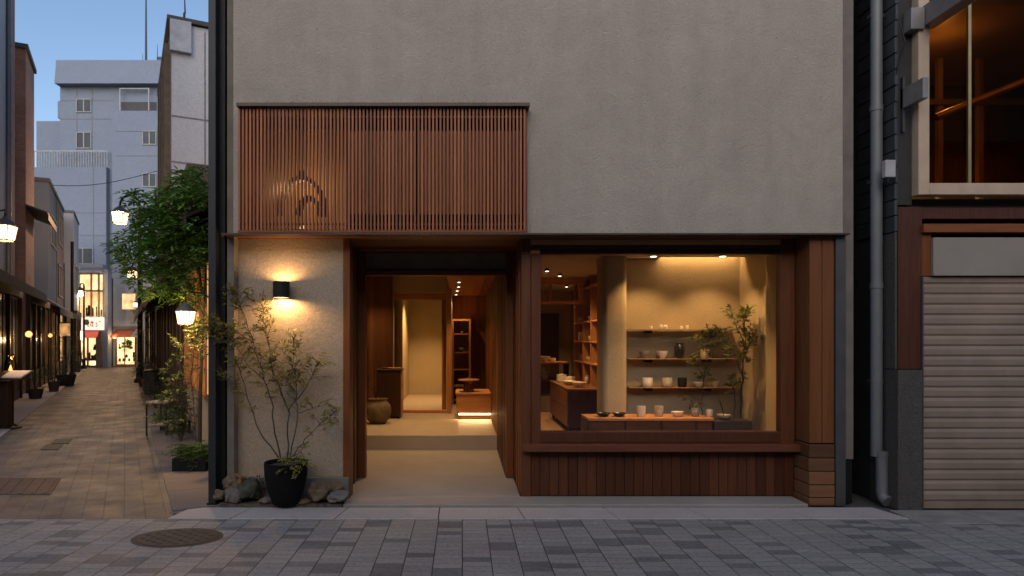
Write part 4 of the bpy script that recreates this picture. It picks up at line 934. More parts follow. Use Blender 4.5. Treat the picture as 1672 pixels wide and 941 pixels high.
# ---------------------------------------------------------------- the alley: right side
vr = -.6
g = thing('warm_lit_shop', 'low shop with warm lit plaster front and lattice window behind the street tree', 'shop', aloc(4.2, -1.8))
WPL = stucco('ochre_plaster', (.38, .27, .16), bs=.3)
MB(AL).box(2.2, 6.5, -1.3, vr, 0, 3.15).build('wall', WPL, g)
a = MB(AL)
for k in range(14): a.box(3.0 + k * .26, 3.0 + k * .26 + .035, vr, vr + .05, .75, 2.5)
for z in (.72, 1.6, 2.5): a.box(2.95, 6.42, vr, vr + .06, z, z + .05)
f = a.build('lattice_window', HINOKI, g); MB(AL).box(2.98, 6.4, vr + .003, vr + .02, .78, 2.5).build('paper_pane', emit('shoji_glow', (1, .58, .25), 1.15, var=1.2), f)
pent(g, 'pent_roof', AWN, 2.2, 6.6, vr, 3.1, vr + .35, 2.9)
g = thing('timber_shop', 'dark timber shop with long drooping awnings on the right of the alley', 'shop', aloc(8.5, -1.8))
MB(AL).box(6.52, 10.7, -3.1, vr - .002, 0, 4.6).build('wall', plain('umber_render', (.08, .06, .045), .9), g)
shopfront(g, 6.55, 10.7, vr, 1, 4, {0: LITD, 2: LITD})
pent(g, 'awning', AWN, 6.9, 10.8, vr, 2.95, -.02, 2.35)
g = thing('white_panel_building', 'tall pale panelled building rising behind the street tree', 'building', aloc(13, -3))
uf, ub = AP(280, vr), AP(262, vr); zt = AZ(36, uf, vr)
MB(AL).box(uf, ub, -7, vr, 0, zt).build('wall', stucco('cream_panel', (.52, .50, .52), bs=.08, scale=.4, stain=.12), g)
a = MB(AL)
for v in (-1.35, -2.1, -2.8): a.box(uf - .012, uf - .001, v, v + .03, 2.5, zt - .1)
for py in (190, 265): z = AZ(py, uf, vr); a.box(uf - .014, uf - .002, -7, vr, z, z + .03)
a.build('panel_joint', plain('joint', (.2, .19, .19), .8), g)
MB(AL).box(uf - .15, uf - .002, -1.02, vr + .04, AZ(85, uf, vr), zt + .02).build('corner_hood', plain('hood_metal', (.38, .39, .42), .6), g)
MB(AL).box(uf - .1, ub, -7, vr + .1, zt + .02, zt + .12).build('coping', MATS['dark_coping'], g)
a = MB(AL)
for k in range(4): a.box(uf + .3 + k * 1.15, uf + .55 + k * 1.15, vr, vr + .14, 2.7, zt - .4)
a.build('pilaster', TAN, g)
for z in (3.4, 5.6): win(g, uf + .65, ub - 1.2, vr, z, z + 1.3, -1)
shopfront(g, uf + .05, ub, vr, 1, 4, {1: LITD})
pent(g, 'awning', AWN, uf, ub + .2, vr, 2.95, -.02, 2.42)
g = thing('low_roofed_shop', 'low dark shop at the far right end of the alley', 'shop', aloc(23, -2))
MB(AL).box(ub + .1, 30, -4, vr, 0, 3.3).build('wall', MATS['umber_render'], g)
shopfront(g, ub + .2, 30, vr + .002, 1, 6, {0: LITD, 3: LIT, 5: LITD})
pent(g, 'awning', AWN, ub + .3, 29, vr, 2.9, .0, 2.42)
# ---------------------------------------------------------------- buildings closing the alley
EY = 30.0
def EX(px, Y=EY): return X(px, Y)
def EZ(py, Y=EY): return Z(py, Y)
g = thing('white_apartment_block', 'large pale apartment block closing the alley, with terrace railing and antennas', 'building', (EX(160), 34, 0))
CONCW = stucco('white_painted_concrete', (.22, .26, .34), bs=.08, scale=.3, stain=.13)
a = MB(); a.box(EX(98), EX(272), EY, 44, 0, EZ(101)); a.box(EX(40), EX(98) - .002, EY + 1, 44, 0, EZ(188)); a.box(EX(85), EX(98) - .004, EY + .5, 43, EZ(188), EZ(160)); a.box(EX(66), EX(85), EY + 2, 43, EZ(188), EZ(180))
a.build('wall', CONCW, g)
MB().hexa([(EX(98), EY - .5, EZ(142)), (EX(268), EY - .5, EZ(142)), (EX(268), EY - .002, EZ(142)), (EX(98), EY - .002, EZ(142)), (EX(97), EY - .3, EZ(102)), (EX(268), EY - .3, EZ(102)), (EX(268), EY - .002, EZ(102)), (EX(97), EY - .002, EZ(102))]).build('parapet', CONCW, g)
MB().box(EX(188), EX(272), EY - .3, EY - .004, 0, EZ(181, EY - .3)).build('right_wing', CONCW, g)
MB().box(EX(40), EX(179), EY - .35, EY - .004, 0, EZ(273, EY - .35)).build('terrace', CONCW, g)
a = MB()
for py in (165, 195, 325, 385): a.box(EX(98), EX(187), EY - .012, EY - .002, EZ(py), EZ(py) + .03)
for py in (215, 255, 330, 455): a.box(EX(188, EY - .3), EX(262), EY - .315, EY - .302, EZ(py, EY - .3), EZ(py, EY - .3) + .03)
for px in (125, 150): a.box(EX(px), EX(px) + .03, EY - .013, EY - .001, EZ(273), EZ(145))
for py in (348, 385, 442): a.box(EX(60), EX(178), EY - .365, EY - .352, EZ(py, EY - .35), EZ(py, EY - .35) + .03)
a.box(EX(158), EX(158) + .03, EY - .366, EY - .352, 5, EZ(275)); a.build('panel_joint', MATS['joint'], g)
def ewin(px0, px1, py0, py1, Y, m=None, name='window'):
    f = MB(); t = .045
    x0, x1, z0, z1 = X(px0, Y), X(px1, Y), Z(py1, Y), Z(py0, Y)
    for q in ((x0, x1, z0, z0 + t), (x0, x1, z1 - t, z1), (x0, x0 + t, z0 + t, z1 - t), (x1 - t, x1, z0 + t, z1 - t), ((x0 + x1) / 2 - .03, (x0 + x1) / 2 + .03, z0 + t, z1 - t)): f.box(q[0], q[1], Y - .06, Y - .002, q[2], q[3])
    o = f.build(name, plain('white_frame', (.3, .31, .33), .5), g); MB().box(x0 + t, x1 - t, Y - .03, Y - .008, z0 + t, z1 - t).build('pane', m or WGLASS, o)
ewin(125, 150, 162, 184, EY); ewin(125, 150, 216, 243, EY); ewin(233, 256, 214, 237, EY - .3); ewin(233, 256, 283, 306, EY - .3); ewin(119, 153, 405, 432, EY - .35)
a = MB(); Y_ = EY - .3; x0, x1 = X(55, Y_), X(177, Y_); zb, zt = Z(273, Y_), Z(246, Y_)
a.box(x0, x1, Y_, Y_ + .04, zt - .05, zt); k = x0
while k < x1: a.box(k, k + .03, Y_, Y_ + .03, zb, zt - .05); k += .14
a.build('railing', plain('rail_metal', (.3, .32, .35), .5, .3), g)
a = MB(); Y_ = EY - .33; a.box(X(195, Y_), X(196.5, Y_), Y_, Y_ + .05, Z(181, Y_), Z(144, Y_)); a.box(X(242, Y_), X(243.5, Y_), Y_, Y_ + .05, Z(181, Y_), Z(144, Y_)); a.box(X(196.5, Y_), X(242, Y_), Y_, Y_ + .05, Z(145.5, Y_), Z(144, Y_))
a.build('roof_frame', MATS['rail_metal'], g)
MB().box(X(198, EY), X(256, EY), EY - .02, EY - .001, Z(181, EY), Z(167, EY)).build('roof_plant', plain('dark_plant', (.06, .06, .065), .7), g)
MB().box(EX(242), EX(268), EY + 1, EY + 4, EZ(101), EZ(80)).build('roof_tank', GREYC, g); MB().box(EX(232), EX(242) - .01, EY + 1, EY + 3, EZ(101), EZ(93)).build('roof_box', GREYC, g)
for px, py, r in ((227, -60, .07), (221.5, 78, .025), (246, 62, .03)):
    q = Vector((EX(px), EY + .8, 0)); MB().tube([q + Vector((0, 0, EZ(103))), q + Vector((0, 0, (EZ(103) + EZ(py)) / 2)), q + Vector((0, 0, EZ(py)))], [r, r * .7, r * .4], 8).build('antenna', STEEL, g)
q = AL((uf + .3, -.9, 0)); zz = AZ(36, uf, vr)
tag(MB().tube([q + Vector((0, 0, zz)), q + Vector((0, 0, zz + .4)), q + Vector((0.02, 0, zz + .42)), q + Vector((0, 0, zz + .95))], [.03, .03, .02, .01], 6).build('antenna', STEEL, loc=q + Vector((0, 0, zz))), 'thin antenna on the pale panelled building behind the tree', 'antenna')
# corner cafe, left
SY = 28.4
g = thing('corner_shop', 'glowing corner shop with curved glass, lit sign and red awning at the alley end', 'shop', (X(150, SY), SY + .5, 0))
a = MB(); a.box(X(118, SY), X(131, SY), SY, SY + .38, 0, Z(440, SY)); a.box(X(168, SY), X(176, SY), SY, SY + .38, 0, Z(440, SY)); a.box(X(131, SY), X(168, SY), SY, SY + .38, Z(448, SY), Z(432, SY)); a.build('wall', CONCW, g)
def bow(px0, px1, py0, py1, Y, bulge, n=8):
    m_ = MB(); x0, x1 = X(px0, Y), X(px1, Y); vs = []
    for k in range(n + 1):
        t = k / n; vs.append((x0 + (x1 - x0) * t, Y - bulge * math.sin(math.pi * t)))
    for k in range(n): m_.add([(vs[k][0], vs[k][1], Z(py1, Y)), (vs[k + 1][0], vs[k + 1][1], Z(py1, Y)), (vs[k + 1][0], vs[k + 1][1], Z(py0, Y)), (vs[k][0], vs[k][1], Z(py0, Y))], [(0, 1, 2, 3)])
    return m_
f = MB()
for py in (448, 475.5, 519): f.box(X(130, SY), X(169, SY), SY - .38, SY - .3, Z(py, SY) - .04, Z(py, SY) + .04)
for px in (130.5, 155, 167): f.box(X(px, SY) - .03, X(px, SY) + .05, SY - .38, SY - .32, Z(519, SY), Z(448, SY))
f = f.build('upper_window', plain('bronze_frame', (.14, .09, .05), .5), g)
bow(131, 167.5, 449, 474, SY - .1, .15).build('upper_pane', emit('lit_cream', (1, .68, .33), 1.6, var=1.2), f); bow(131, 167.5, 477, 518, SY - .1, .12).build('lower_pane', emit('lit_cafe', (1, .60, .26), 1.6, var=1.1), f)
a = MB(); r = random.Random(8)
for k in range(9):
    px = r.uniform(139, 165); a.box(X(px, SY - .26), X(px, SY - .26) + r.uniform(.04, .1), SY - .3, SY - .26, Z(517, SY), Z(r.uniform(498, 511), SY))
a.build('goods', DTIMB, f)
s_ = MB().box(X(127, SY - .5), X(168, SY - .5), SY - .62, SY - .36, Z(539, SY - .5), Z(518, SY - .5)).build('sign_box', emit('sign_glow', (1, .78, .62), 1.0), g)
INK = plain('red_ink', (.35, .09, .05), .6, bmp=0)
a = MB(); Yk = SY - .63
def stroke(*pp, r=.022): a.tube([P(x, y, Yk) for x, y in pp], r, 5)
stroke((144, 525), (143, 531), (144, 534), (146, 531)); stroke((149, 524), (148, 533)); stroke((148, 527), (153, 526.5)); stroke((151, 524.5), (151.2, 531), (149.8, 533.5), (152.6, 532.5)); stroke((156, 527), (158.5, 527), (156.5, 530), (159.5, 531), (157.5, 534), (156, 532.5)); stroke((162, 525), (163, 526)); stroke((163.5, 524.3), (164.5, 525.3))
a.build('lettering', INK, s_)
MB().lathe((X(141.5, Yk), Yk - .01, Z(531, Yk)), [(.0, 0), (.12, .02), (.15, .14), (.1, .26), (.0, .3)], 10, (1, .15)).build('leaf_emblem', plain('emblem_green', (.03, .04, .02), .8), s_)
MB().hexa([(X(143, SY), SY - .3, Z(541, SY)), (X(168, SY), SY - .3, Z(541, SY)), (X(168, SY), SY - .25, Z(541, SY)), (X(143, SY), SY - .25, Z(541, SY)), ] + [(X(143, SY), SY - .3, Z(540, SY)), (X(168, SY), SY - .3, Z(540, SY)), (X(168, SY), SY - .25, Z(540, SY)), (X(143, SY), SY - .25, Z(540, SY))]).build('awning_bar', BLACKM, g)
MB().hexa([(X(146, SY), SY - 1.2, Z(552, SY)), (X(179, SY), SY - 1.2, Z(552, SY)), (X(168, SY), SY - .36, Z(541, SY)), (X(141, SY), SY - .36, Z(541, SY))] + [(X(146, SY), SY - 1.2, Z(551, SY)), (X(179, SY), SY - 1.2, Z(551, SY)), (X(168, SY), SY - .36, Z(540, SY)), (X(141, SY), SY - .36, Z(540, SY))]).build('awning', AWNR, g)
f = MB()
for px in (129, 145, 159.5): f.box(X(px, SY) - .03, X(px, SY) + .04, SY - .14, SY - .06, 0, Z(541, SY))
f.box(X(129, SY), X(160, SY), SY - .14, SY - .06, 0, .12); f = f.build('shop_window', MATS['bronze_frame'], g)
MB().box(X(129, SY) + .05, X(159, SY), SY - .02, SY - .001, .12, Z(541, SY)).build('lit_pane', LITB, f)
a = MB()
for k in range(14):
    px = r.uniform(131, 157); z = r.choice((.35, .35, .9)); a.box(X(px, SY), X(px, SY) + r.uniform(.05, .14), SY - .05, SY - .02, z, z + r.uniform(.08, .45))
a.build('goods', DTIMB, f)
MB().box(X(160, SY), X(168, SY), SY - .16, SY - .02, 0, Z(541, SY)).build('door_post', TAN, g)
# right shop at the end
g = thing('end_shop', 'small shop with red canopy and bright window at the right of the alley end', 'shop', (X(205, 28.9), 29, 0)); SY2 = 29.05
f = MB().box(X(190, SY2), X(192, SY2), SY2 - .1, SY2, 0, Z(551, SY2)).box(X(221, SY2), X(223, SY2), SY2 - .1, SY2, 0, Z(551, SY2)).box(X(192, SY2), X(221, SY2), SY2 - .1, SY2, 0, .15).box(X(204, SY2), X(205, SY2), SY2 - .08, SY2, .15, Z(551, SY2)).build('shop_window', MATS['bronze_frame'], g)
MB().box(X(192, SY2), X(221, SY2), SY2 - .02, SY2 + .03, .15, Z(551, SY2)).build('lit_pane', LITB, f)
a = MB()
for k in range(14):
    px = r.uniform(193, 219); z = r.choice((.3, .5, .95)); a.box(X(px, SY2), X(px, SY2) + r.uniform(.05, .12), SY2 - .06, SY2 - .03, z, z + r.uniform(.08, .3))
a.build('goods', DTIMB, f)
a = MB()
for k in range(60): a.leaf(P(r.uniform(201, 214), r.uniform(556, 567), SY2 - .12), Vector((r.uniform(-1, 1), -.3, r.uniform(-1, .5))), Vector((0, -1, .3)), .16, .09)
tag(a.build('hanging_plant', LEAF_TREE, loc=P(207, 560, SY2)), 'leafy green hanging in the bright window under the red canopy', 'plant')
MB().hexa([(X(189, SY2), SY2 - .6, Z(551, SY2)), (X(221, SY2), SY2 - .6, Z(551, SY2)), (X(221, SY2), SY2, Z(539, SY2)), (X(189, SY2), SY2, Z(539, SY2)), (X(189, SY2), SY2 - .6, Z(550, SY2)), (X(221, SY2), SY2 - .6, Z(550, SY2)), (X(221, SY2), SY2, Z(538, SY2)), (X(189, SY2), SY2, Z(538, SY2))]).build('canopy', plain('terracotta_canopy', (.30, .085, .045), .8), g)
MB().box(X(186, SY2), X(226, SY2), SY2 - .08, SY2, Z(538, SY2), Z(533, SY2)).build('lintel', GREYC, g)
f = MB().box(X(200, SY2), X(223, SY2), SY2 - .07, SY2, Z(506, SY2), Z(479, SY2)).build('lit_window', plain('cream_frame', (.4, .32, .22), .6), g)
MB().box(X(201, SY2), X(222, SY2), SY2 - .09, SY2 - .072, Z(505, SY2), Z(480.5, SY2)).build('pane', emit('lit_curtain', (1, .66, .32), 1.4, var=1.5), f)
MB().box(X(183, SY2), X(184.5, SY2), SY2 - .1, SY2 + .02, 0, Z(455, SY2)).build('downpipe', STEEL, g)
MB().lathe(P(187, 549, SY2 - .2), [(.06, -.12), (.13, 0), (.06, .12)], 12).build('globe_lamp', emit('globe', (1, .5, .2), 4), g, smooth=60)
light('globe_light', 'POINT', P(187, 549, SY2 - .5), 25, WARM, g, .1)
light('shop_spill', 'AREA', (X(145, SY), SY - .6, 1.1), 40, WARM2, None, (1.0, 1.4), rot=(R(-90), 0, 0)) if False else None
# overhead cable
a = MB(); p0, p1 = P(40, 298, 22), P(262, 278, 20); pp = [p0.lerp(p1, t / 12) - Vector((0, 0, .35 * math.sin(math.pi * t / 12))) for t in range(13)]
tag(a.tube(pp, .014, 5).build('overhead_cable', BLACKM, loc=p0), 'thin black cable slung across the alley before the white block', 'cable')
# ---------------------------------------------------------------- lamps
PANE = emit('lantern_pane', (1, .66, .36), 4.2, mixt=.45)
def lantern(g, c, w, power):                 # c: centre of the lantern's glass; w: its width at the top
    hh = w * .42; a = MB(); t = w * .03
    for sx in (-1, 1):
        for sy in (-1, 1):
            a.tube([c + Vector((sx * w * .34, sy * w * .34, -hh)), c + Vector((sx * w * .46, sy * w * .46, hh))], t, 5)
    a.lathe(c, [(w * .5, -hh - .015), (w * .5, -hh), (w * .34, -hh)], 4) if False else None
    for z, q in ((-hh, .36), (hh, .48)):
        for sx in (-1, 1): a.box(c.x + sx * w * q - t, c.x + sx * w * q + t, c.y - w * q - t, c.y + w * q + t, c.z + z - t, c.z + z + t)
        for sy in (-1, 1): a.box(c.x - w * q + t, c.x + w * q - t, c.y + sy * w * q - t, c.y + sy * w * q + t, c.z + z - t, c.z + z + t)
    a.build('lantern_frame', BRONZE, g)
    MB().lathe(c + Vector((0, 0, hh)), [(w * .60, .0), (w * .58, w * .05), (w * .40, w * .28), (w * .16, w * .46), (w * .08, w * .55), (.001, w * .6)], 16).build('cap', plain('lamp_cap', (.09, .085, .08), .6, .3), g, smooth=40)
    a = MB(); k0, k1 = .335, .45
    for sx, sy in ((1, 0), (-1, 0), (0, 1), (0, -1)):
        pa = []
        for z, q in ((-hh, k0), (hh, k1)):
            for e_ in (-1, 1): pa.append(c + Vector((sx * w * q + (e_ * w * q if sx == 0 else 0), sy * w * q + (e_ * w * q if sy == 0 else 0), z)))
        a.add([pa[0], pa[1], pa[3], pa[2]], [(0, 1, 2, 3)])
    a.build('glass', PANE, g)
    light('lantern_bulb', 'POINT', c + Vector((0, 0, -hh * .3)), power, WARM2, g, w * .12)
def hook(c, top, base, r):                   # an arm from over the lantern to the top of the pole
    mid = (c + base) / 2; z = max(top, c.z) ; pp = [c + Vector((0, 0, .0))]
    n = 10
    for k in range(n + 1):
        t = math.pi * k / n; pp.append(Vector(((c.x + base.x) / 2 + (c.x - base.x) / 2 * math.cos(t), (c.y + base.y) / 2 + (c.y - base.y) / 2 * math.cos(t), z + abs((c - Vector((base.x, base.y, c.z))).length) / 2 * math.sin(t))))
    return pp
def street_lamp(label, base, pc, w, r, power, zarm):
    g = thing('street_lamp', label, 'street lamp', base, 'street lamps along the alley')
    a = MB(); a.tube([base, base + Vector((0, 0, .5)), base + Vector((0, 0, .52)), Vector((base.x, base.y, zarm))], [r * 1.6, r * 1.5, r, r * .8], 12)
    a.build('pole', BLACKM, g, smooth=50)
    MB().lathe(base, [(r * 2.4, 0), (r * 2.3, .1), (r * 1.7, .16)], 12).build('foot', BLACKM, g, smooth=40)
    c0 = pc + Vector((0, 0, w * .9)); MB().tube(hook(c0, zarm, base, r), r * .5, 8).build('arm', BLACKM, g, smooth=60)
    lantern(g, pc, w, power); return g
def base_at(px, py): d = CAM_H * FPX / (py - VY); return Vector(((px - VX) * d / FPX, d - CAM_D, 0))
b_ = base_at(228, 625); street_lamp('tall street lamp with lantern glowing among the leaves of the tree', b_, P(196, 356, b_.y), .44, .075, 520, Z(335, b_.y))
b_ = base_at(231, 611); street_lamp('second street lamp on the right, partly behind the tree, below the tall one', b_, P(216, 448, b_.y), .36, .06, 240, Z(436, b_.y))
b_ = base_at(137, 603); street_lamp('slim street lamp with hooked arm before the glowing corner shop', b_, P(131, 480, b_.y), .36, .055, 240, Z(466, b_.y))
def wall_lantern(label, c, anchor, w, power):
    g = thing('wall_lantern', label, 'lantern', anchor, 'lanterns on brackets in the alley')
    lantern(g, c, w, power); top = c + Vector((0, 0, w * .98))
    MB().tube([top, top + Vector((0, 0, .12)), top.lerp(anchor, .5) + Vector((0, 0, .2)), anchor + Vector((0, 0, w * 1.0))], w * .05, 8).build('bracket', BLACKM, g, smooth=60); return g
c = AL((AP(8, 2.35), 2.35, 0)); c.z = Z(381, c.y); wall_lantern('lantern glowing at the left picture edge on the brown tiled building', c, AL((AP(8, 2.35), vl - .01, c.z)), .32, 130)
c = AL((AP(303, -.25), -.25, 0)); c.z = Z(519, c.y); wall_lantern('lantern on the warm lit shop below the tree', c, AL((AP(303, -.25), vr + .01, c.z)), .18, 85)
c = P(222, 498, 27.5); wall_lantern('small hanging lantern in front of the lit upper window at the alley end', c, c + Vector((0.25, .6, 0)), .24, 60)
def bulb(label, c, r, power, name='pendant_lamp'):
    g = thing(name, label, 'lamp', c, 'small warm lamps under the left awnings')
    MB().lathe(c, [(.001, -r), (r * .8, -r * .6), (r, 0), (r * .8, r * .6), (r * .2, r)], 14).build('globe', emit('amber_globe', (1, .45, .13), 1.9), g, smooth=60)
    MB().tube([c + Vector((0, 0, r)), c + Vector((0, 0, r + .35))], .012, 5).build('cord', BLACKM, g)
    light('globe_light', 'POINT', c - Vector((0, 0, r + .06)), power, WARM, g, .05)
c = AL((AP(47, 2.4), 2.4, 0)); c.z = Z(546, c.y); bulb('round amber pendant lamp under the grey awning, left side', c, .075, 10)
c = AL((AP(82, 2.5), 2.5, 0)); c.z = Z(548, c.y); bulb('tiny amber pendant lamp deeper along the left shopfronts', c, .06, 8)
c = AL((AP(106, 2.2), 2.2, 0)); c.z = Z(538, c.y)
g = thing('paper_lantern', 'square paper lantern hanging at the end of the grey awning', 'lantern', c)
MB().box(c.x - .11, c.x + .11, c.y - .11, c.y + .11, c.z - .22, c.z + .2).build('shade', emit('paper_glow', (1, .5, .18), .7, var=3), g); MB().box(c.x - .13, c.x + .13, c.y - .13, c.y + .13, c.z + .2, c.z + .24).build('cap', DTIMB, g)
c = P(133, 547, 26.8); g = thing('box_sign', 'small glowing white box sign below the corner shop sign', 'sign', c)
MB().box(c.x - .14, c.x + .14, c.y - .06, c.y + .06, c.z - .26, c.z + .2).build('panel', emit('white_glow', (1, .8, .55), 2.2), g); MB().box(c.x - .16, c.x + .16, c.y - .07, c.y + .07, c.z + .201, c.z + .24).build('cap', BLACKM, g)
b_ = base_at(118, 617); g = thing('utility_pole', 'plain thick black pole on the left kerb before the slim lamp', 'pole', b_)
MB().tube([b_, Vector((b_.x, b_.y, Z(395, b_.y)))], .06, 10).build('pole', BLACKM, g, smooth=50); MB().lathe(b_, [(.12, 0), (.1, .2), (.06, .22)], 10).build('foot', BLACKM, g)
# ---------------------------------------------------------------- tree and plants on the right of the alley
tb = Vector((X(326, 2.25), 2.25, 0.0)); TY = 2.25
g = thing('street_tree', 'green broadleaf tree with layered leaf sprays overhanging the alley lamps', 'tree', tb)
r = random.Random(21)
def tp(px, py, dy=0): return P(px, py, TY + dy)
a = MB()
limbs = [([tb, tp(327, 640), tp(330, 560, .05), tp(333, 500), tp(325, 440, -.05), tp(318, 380, 0), tp(312, 320, .05), tp(316, 285, .05)], .026),
         ([tp(332, 520), tp(312, 470, -.15), tp(285, 425, -.25), tp(255, 385, -.3), tp(225, 360, -.3), tp(200, 330, -.3)], .02), ([tp(325, 440), tp(300, 390, .2), tp(278, 345, .3), tp(262, 315, .3)], .016),
         ([tp(300, 450, -.2), tp(262, 440, 0), tp(232, 425, .1), tp(200, 405, .1)], .012), ([tp(333, 500), tp(336, 440, .2), tp(336, 380, .3), tp(334, 320, .3)], .014), ([tp(320, 400), tp(335, 350, -.2), tp(330, 300, -.2)], .01), ([tp(318, 480, -.1), tp(275, 470, -.2), tp(235, 460, -.25), tp(205, 435, -.2)], .010)]
for pp, rad in limbs: n = len(pp); a.tube(pp, [rad * (1 - .8 * k / (n - 1)) for k in range(n)], 8)
a.build('trunk', BARK, g, smooth=60)
a = MB(); tw = MB()
for px, py, rp, dn in ((302, 298, 26, 1), (318, 330, 32, 1), (280, 325, 30, 1), (252, 345, 26, 1), (226, 316, 14, .9), (262, 372, 38, 1.1), (308, 385, 40, 1.1), (216, 396, 26, 1), (250, 420, 34, 1), (298, 440, 36, .9), (206, 432, 18, .9), (332, 415, 24, .9), (336, 310, 18, 1), (264, 466, 24, .7), (196, 404, 12, .8), (222, 456, 12, .8), (322, 278, 16, 1), (334, 360, 22, 1), (322, 480, 22, .7), (340, 535, 12, .5), (290, 480, 18, .5), (275, 395, 20, 1)):
    for k in range(int(rp * rp * dn / 9.5)):
        t = r.uniform(0, 6.283); q = math.sqrt(r.random()); p = tp(px + rp * q * math.cos(t), py + rp * .8 * q * math.sin(t), r.uniform(-.55, .5))
        if p.x > -2.45 and p.y > -.2: p.x = -2.45 - r.uniform(0, .15)
        d = Vector((r.uniform(-1, 1) - .4, r.uniform(-1, 1), r.uniform(-.35, .25)))
        a.spray(p, d, r.uniform(.09, .16), 3, .08, .031, r, droop=.35)
a.build('crown', LEAF_TREE, g)
FERN = leafmat('fern_leaf', (.06, .13, .03), .5)
b_ = base_at(312, 768); pbx = b_ + Vector((0, 0, .0))
g = thing('low_planter', 'dark planter box with bright green fern beside the steel post', 'planter', pbx)
MB().box(b_.x - .16, b_.x + .22, b_.y - .14, b_.y + .16, .0, .16).build('box', plain('planter_black', (.008, .008, .008), .7, spec=.15), g, bevel=.006)
a = MB(); r = random.Random(6)
for k in range(230):
    t = r.uniform(0, 6.28); d = Vector((math.cos(t) * 1.3, math.sin(t) * 1.3, r.uniform(.1, 1.5))); a.spray(b_ + Vector((r.uniform(-.12, .18), r.uniform(-.1, .12), .16 + r.uniform(0, .1))), d, r.uniform(.12, .24), 6, .035, .012, r, droop=.6)
a.build('foliage', FERN, g)
c = b_ + Vector((-.05, .02, .15))
def q6(*pp): return [P(x, y, b_.y + .1 + dy) for x, y, dy in pp]
plant('thin_shrub', 'tall thin shrub growing out of the fern planter by the steel post', 'shrub', c,
    [(q6((322, 750, 0), (318, 690, 0), (312, 620, .1), (318, 560, 0), (326, 500, .1)), .008), (q6((318, 700, 0), (300, 660, .1), (285, 625, 0), (272, 600, .1)), .006), (q6((316, 680, 0), (290, 640, -.1), (265, 655, -.1)), .004), (q6((312, 640, 0), (330, 600, -.1), (336, 560, -.1)), .004), (q6((320, 720, 0), (300, 690, -.1), (262, 690, -.15)), .004), (q6((310, 640, .1), (292, 600, .1), (300, 560, .1)), .004)],
    22, leafmat('hedge_leaf', (.05, .085, .025)), BARK, ll=.032, lw=.013, sl=.14, n_leaf=4, pairs=3, seedv=31)
a = MB(); a.tube([P(305, 776, b_.y - .2), P(322, 755, b_.y - .1), P(335, 725, b_.y - .05)], [.008, .007, .004], 6); tag(a.build('fallen_branch', BARK, loc=P(305, 776, b_.y - .2)), 'crooked bare branch leaning on the fern planter', 'branch')
b_ = base_at(240, 712)
g = thing('metal_table', 'small metal framed table with pale top at the right kerb', 'table', b_ + Vector((.3, .2, 0)))
tz = Z(656, b_.y)
MB().box(b_.x - .02, b_.x + .3, b_.y, b_.y + .5, tz - .03, tz).build('top', plain('pale_top', (.34, .24, .18), .6), g, bevel=.004)
for dx in (-.02, .28):
    for dy in (0, .48): MB().box(b_.x + dx, b_.x + dx + .02, b_.y + dy, b_.y + dy + .02, 0, tz - .031).build('leg', BLACKM, g)
MB().box(b_.x + .001, b_.x + .279, b_.y + .02, b_.y + .48, .16, .18).build('shelf', MATS['pale_top'], g)
b2 = base_at(285, 713)
g = thing('low_stool', 'low wooden stool between the metal table and the fern planter', 'stool', b2)
MB().box(b2.x - .16, b2.x + .14, b2.y, b2.y + .3, .20, .235).build('seat', plain('stool_wood', (.3, .17, .1), .6), g, bevel=.004)
for dx in (-.15, .10):
    for dy in (.01, .26): MB().box(b2.x + dx, b2.x + dx + .03, b2.y + dy, b2.y + dy + .03, 0, .2).build('leg', DTIMB, g)
def pot_plant(label, base, r, h, fh, m, lm, seed, n=60, ll=.06):
    g = thing('potted_plant', label, 'plant', base, 'potted plants along the alley'); q = random.Random(seed)
    MB().lathe(base, [(r * .7, 0), (r, h), (r * .9, h), (r * .85, h * .85), (.0, h * .85)], 16).build('pot', m, g, smooth=40)
    a = MB()
    for k in range(n):
        t = q.uniform(0, 6.28); rr = r * 1.5 * math.sqrt(q.random()); a.spray(base + Vector((rr * math.cos(t), rr * math.sin(t), h + fh * q.random() ** .8)), Vector((math.cos(t), math.sin(t), q.uniform(-.2, .8))), .12, 3, ll, ll * .42, q)
    a.build('foliage', lm, g); st = MB()
    for k in range(5): st.tube([base + Vector((0, 0, h * .8)), base + Vector((q.uniform(-r, r), q.uniform(-r, r), h + fh * .8))], [.012, .004], 5)
    st.build('stem', BARK, g)
TERR = plain('dark_terracotta', (.11, .06, .04), .8); PB_ = plain('charcoal_pot', (.03, .03, .03), .7)
DLEAF = leafmat('dark_leaf', (.03, .06, .018), .5)
pot_plant('bushy plant in a dark tub at the foot of the slim street lamp', base_at(124, 608), .24, .5, .6, PB_, DLEAF, 41)
pot_plant('tall dark bush among the left shopfronts', base_at(108, 630), .3, .35, 1.4, PB_, DLEAF, 42, 110)
pot_plant('small terracotta potted plant on the left edge paving', base_at(88, 640), .16, .3, .4, TERR, DLEAF, 43, 40)
pot_plant('low leafy pot near the lit menu stand on the left', base_at(58, 652), .18, .25, .5, PB_, DLEAF, 44, 50)
pot_plant('climbing plant in a pot beside the tall street lamp pole', base_at(234, 632), .16, .3, 1.8, PB_, DLEAF, 45, 80)
pot_plant('round bush in a pot by the black bin on the right', base_at(243, 640), .2, .35, .6, TERR, DLEAF, 46, 60)
b_ = base_at(247, 645); g = thing('black_bin', 'black cylindrical bin on the right kerb past the metal table', 'bin', b_)
MB().lathe(b_, [(.17, 0), (.19, .6), (.2, .62), (.0, .62)], 18).build('body', PB_, g, smooth=40); MB().lathe(b_, [(.205, .621), (.2, .66), (.05, .69), (.0, .69)], 18).build('lid', BLACKM, g, smooth=40)
b_ = base_at(9, 700)
g = thing('menu_stand', 'dark lectern with an open lit menu book on the left of the alley', 'menu stand', b_)
